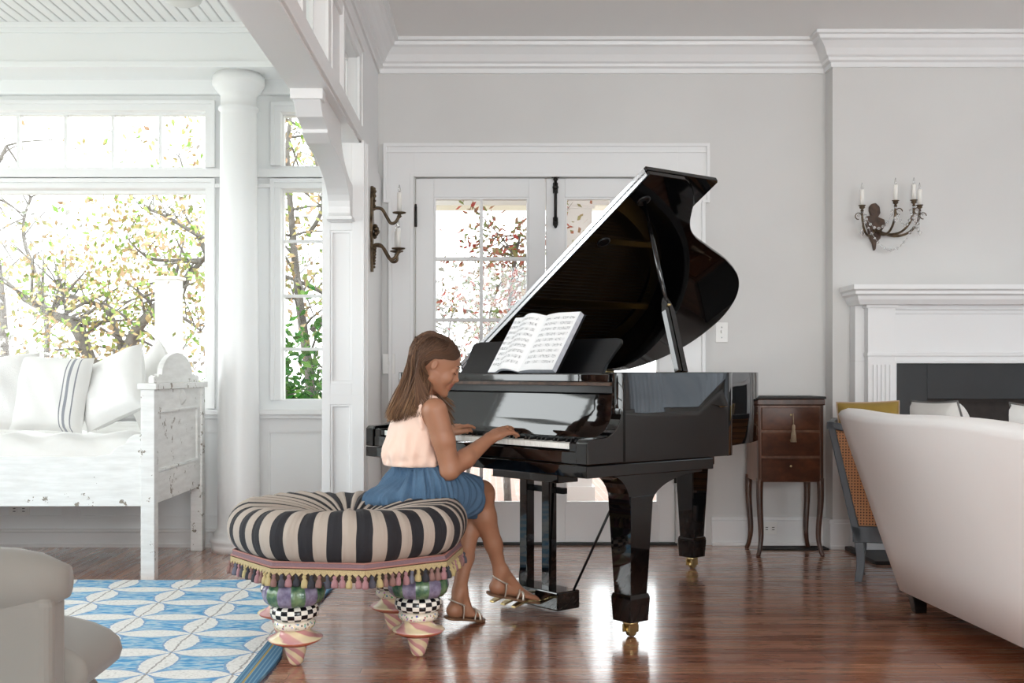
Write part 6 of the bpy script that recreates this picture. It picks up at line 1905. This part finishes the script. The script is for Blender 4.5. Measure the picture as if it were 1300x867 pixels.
# ---- sandals ----
def sandal(heel, toe, R_, side, ank):
    f, s_, n_ = R_; L = (toe-heel).length+0.012
    outl = [(-0.008, 0.0), (0.0, 0.020), (0.03, 0.027), (0.075, 0.025), (0.12, 0.034), (0.155, 0.037), (L*0.93, 0.028), (L, 0.0)]
    top_ = [(x, y) for x, y in spline([(a, b, 0) for a, b in outl], 4) for _ in (0,)] if False else [(p.x, p.y) for p in spline([(a, b, 0) for a, b in outl], 4)]
    poly = top_ + [(x, -y) for x, y in top_[::-1][1:-1]]
    m = MB(); n = len(poly)
    def pt(x, y, z): return heel+f*x+s_*y+n_*z
    vs = [pt(x, y, -0.009) for x, y in poly]+[pt(x, y, 0.001) for x, y in poly]
    m.add(vs, [tuple(range(n))[::-1], tuple(range(n, 2*n))]+[(i, (i+1) % n, n+(i+1) % n, n+i) for i in range(n)], False)
    so_ = obj('sandal', m, 'sandal_sole', person, bevel=0.002)
    def strap(pts, w=0.004, fl=0.35):
        obj('strap', MB().tube(spline(pts, 5), w*1.35, 8, flat=0.6), 'sandal_strap', so_)
    a = ank
    # ankle strap, side straps, forefoot cross straps
    ring = []
    ac = heel+f*0.034+n_*0.058
    for i in range(17):
        t = 2*PI*i/16; ring.append(ac+f*(0.0335*math.cos(t))+s_*(0.0295*math.sin(t))+n_*(0.008*math.cos(t)*-1))
    strap(ring, 0.0038)
    for sg in (-1, 1): strap([pt(0.062, 0.027*sg, 0.0), pt(0.058, 0.029*sg, 0.020), pt(0.052, 0.030*sg, 0.040), pt(0.048, 0.027*sg, 0.056)], 0.004)
    strap([pt(0.118, -0.036, 0.0), pt(0.126, -0.026, 0.030), pt(0.134, 0.0, 0.036), pt(0.145, 0.028, 0.026), pt(0.150, 0.037, 0.0)], 0.0042)
    strap([pt(0.118, 0.036, 0.0), pt(0.126, 0.026, 0.031), pt(0.134, 0.0, 0.037), pt(0.145, -0.028, 0.026), pt(0.150, -0.037, 0.0)], 0.0042)
    return so_
sandal(hR, tR, FR, -1, ankR); sandal(hL, tL, FLt, 1, ankL)

# ---- hair ----
rg = random.Random(8)
def push_out(p, m=1.0):
    "keep a hair point outside the skull and the shoulders"
    q = p-HC; x, y, z = q.dot(hf)+0.014, q.dot(hr), q.dot(hu)-0.026
    a, b, c = 0.094*m, 0.074*m, 0.084*m
    k_ = math.sqrt((x/a)**2+(y/b)**2+(z/c)**2)
    if k_ < 1 and k_ > 1e-4: x, y, z = x/k_, y/k_, z/k_; p = H(x-0.014, y, z+0.026)
    q = p-che; x, y, z = q.dot(er), q.dot(ef), q.dot(eu)
    a, b, c = 0.128, 0.100, 0.135
    k_ = math.sqrt((x/a)**2+(y/b)**2+(z/c)**2)
    if k_ < 1 and k_ > 1e-4: p = che+er*(x/k_)+ef*(y/k_)+eu*(z/k_)
    return p
tones = []
hm = MB()
def strand(root, guide, end, r, tone, k=14, m=1.0):
    pts = [root]
    raw = spline([root]+guide+[end], 5)
    pts = [push_out(p, m) for p in raw]
    n0 = len(hm.v)
    L = len(pts)
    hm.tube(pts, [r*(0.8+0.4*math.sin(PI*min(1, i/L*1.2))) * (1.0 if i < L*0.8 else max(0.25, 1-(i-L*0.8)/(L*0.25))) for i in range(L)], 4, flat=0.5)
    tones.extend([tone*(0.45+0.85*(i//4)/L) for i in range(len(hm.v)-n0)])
def scalp(th, ph_, m=1.0):
    "th: 0 = front .. pi = back around the crown, ph: 0 = top, + towards the right side"
    x = 0.092*math.cos(ph_)*math.cos(th); z = 0.084*math.cos(ph_)*math.sin(th); y = 0.074*math.sin(ph_)
    return H(-0.014+x*m, y*m, 0.026+z*m)
tipc = P(507, 530, 4.37)
for i in range(1300):
    th = rg.uniform(0.42, 3.3); ph_ = rg.uniform(-1.35, 1.30)
    if ph_ > 0.55 and th < 1.0: th = rg.uniform(1.0, 3.0)
    root = scalp(th, ph_, 1.0)
    lat = ph_/1.35                           # -1 left .. 1 right
    off = rg.uniform(-1, 1); dep = rg.random()
    tgt = tipc + V3(0.0, 0, 0) + er*(0.085*lat+0.02*off) - ef*(0.018*dep) + V3(-0.058*(1-abs(lat))*dep+0.020, 0, 0) + eu*(rg.uniform(-0.022, 0.012)+0.02*abs(lat))
    if lat > 0.5: tgt += V3(0.055*(lat-0.5)*rg.random()*2, 0, 0.005)
    # over the side / behind the ear
    g1 = scalp(max(th, 1.6)*0.5+3.0*0.5, ph_*0.95, 1.05+0.05*dep)
    if lat > 0.45: g1 = H(-0.050-0.025*rg.random(), 0.074*lat+0.006, 0.0-0.02*rg.random())
    if lat < -0.45: g1 = H(-0.035-0.03*rg.random(), 0.078*lat, 0.0-0.02*rg.random())
    g2 = P(512+14*abs(lat)+10*(1-dep)+3*off, 488, 4.385)+er*0.075*lat-ef*0.012*dep
    tone = min(1.0, max(0.0, 0.42 + 0.15*dep + 0.22*math.sin(23*lat+4*th) + rg.gauss(0, 0.18)))
    if lat < -0.6 and rg.random() < 0.35:
        # lock that falls in front of the left shoulder
        tgt = P(574+rg.uniform(-4, 5), 505+rg.uniform(5, 38), 4.50)
        g1 = H(0.005, -0.082, 0.0); g2 = H(0.012, -0.080, -0.07)
    strand(root, [g1, g2], tgt, rg.uniform(0.0014, 0.0028), tone, m=1.03+0.05*dep)
# hair swept from the parting down over the temple to behind the ear
for i in range(170):
    t = rg.random(); s0 = rg.uniform(-0.1, 0.25)
    root = scalp(0.52+0.8*t, s0, 1.03)
    mid = H(0.052-0.045*t+rg.uniform(-0.004, 0.004), 0.062+0.006*t, 0.040+0.018*t)
    ear = H(-0.024-0.020*t, 0.0785, 0.016+0.020*t)
    lo_ = H(-0.060-0.01*rg.random(), 0.070, -0.045)
    tgt = P(533+rg.uniform(-6, 14), 515+rg.uniform(-14, 6), 4.30)
    strand(root, [mid, ear, lo_], tgt, rg.uniform(0.0016, 0.0028), min(1, max(0, 0.30+rg.gauss(0, 0.12)+0.2*t)), m=1.06)
# under-volume so no scalp shows
hv = Field((-0.48, 4.20, 0.80), (-0.02, 4.62, 1.18), 0.0045)
hv.ell(H(-0.020, 0, 0.030), (0.086, 0.0725, 0.080), HR, 0.01)
hv.ell(H(0.052, 0.0, -0.012), (0.052, 0.085, 0.068), HR, 0.010, 'sub')
hv.ell(H(0.010, 0.085, -0.030), (0.050, 0.040, 0.050), HR, 0.010, 'sub')
for q_ in (-0.055, -0.02, 0.01): hv.chain([H(-0.060, q_*0.9, 0.0), P(524, 486, 4.385)+er*q_, P(516, 505, 4.37)+er*q_, P(508, 524, 4.365)+er*q_], [0.032, 0.018, 0.014, 0.008], 0.02)
Vh, Qh = hv.mesh(2)
o_ = len(hm.v)
hm.v += [tuple(v) for v in Vh]; hm.f += [tuple(int(x)+o_ for x in q) for q in Qh]; hm.mi += [0]*len(Qh); hm.sm += [True]*len(Qh)
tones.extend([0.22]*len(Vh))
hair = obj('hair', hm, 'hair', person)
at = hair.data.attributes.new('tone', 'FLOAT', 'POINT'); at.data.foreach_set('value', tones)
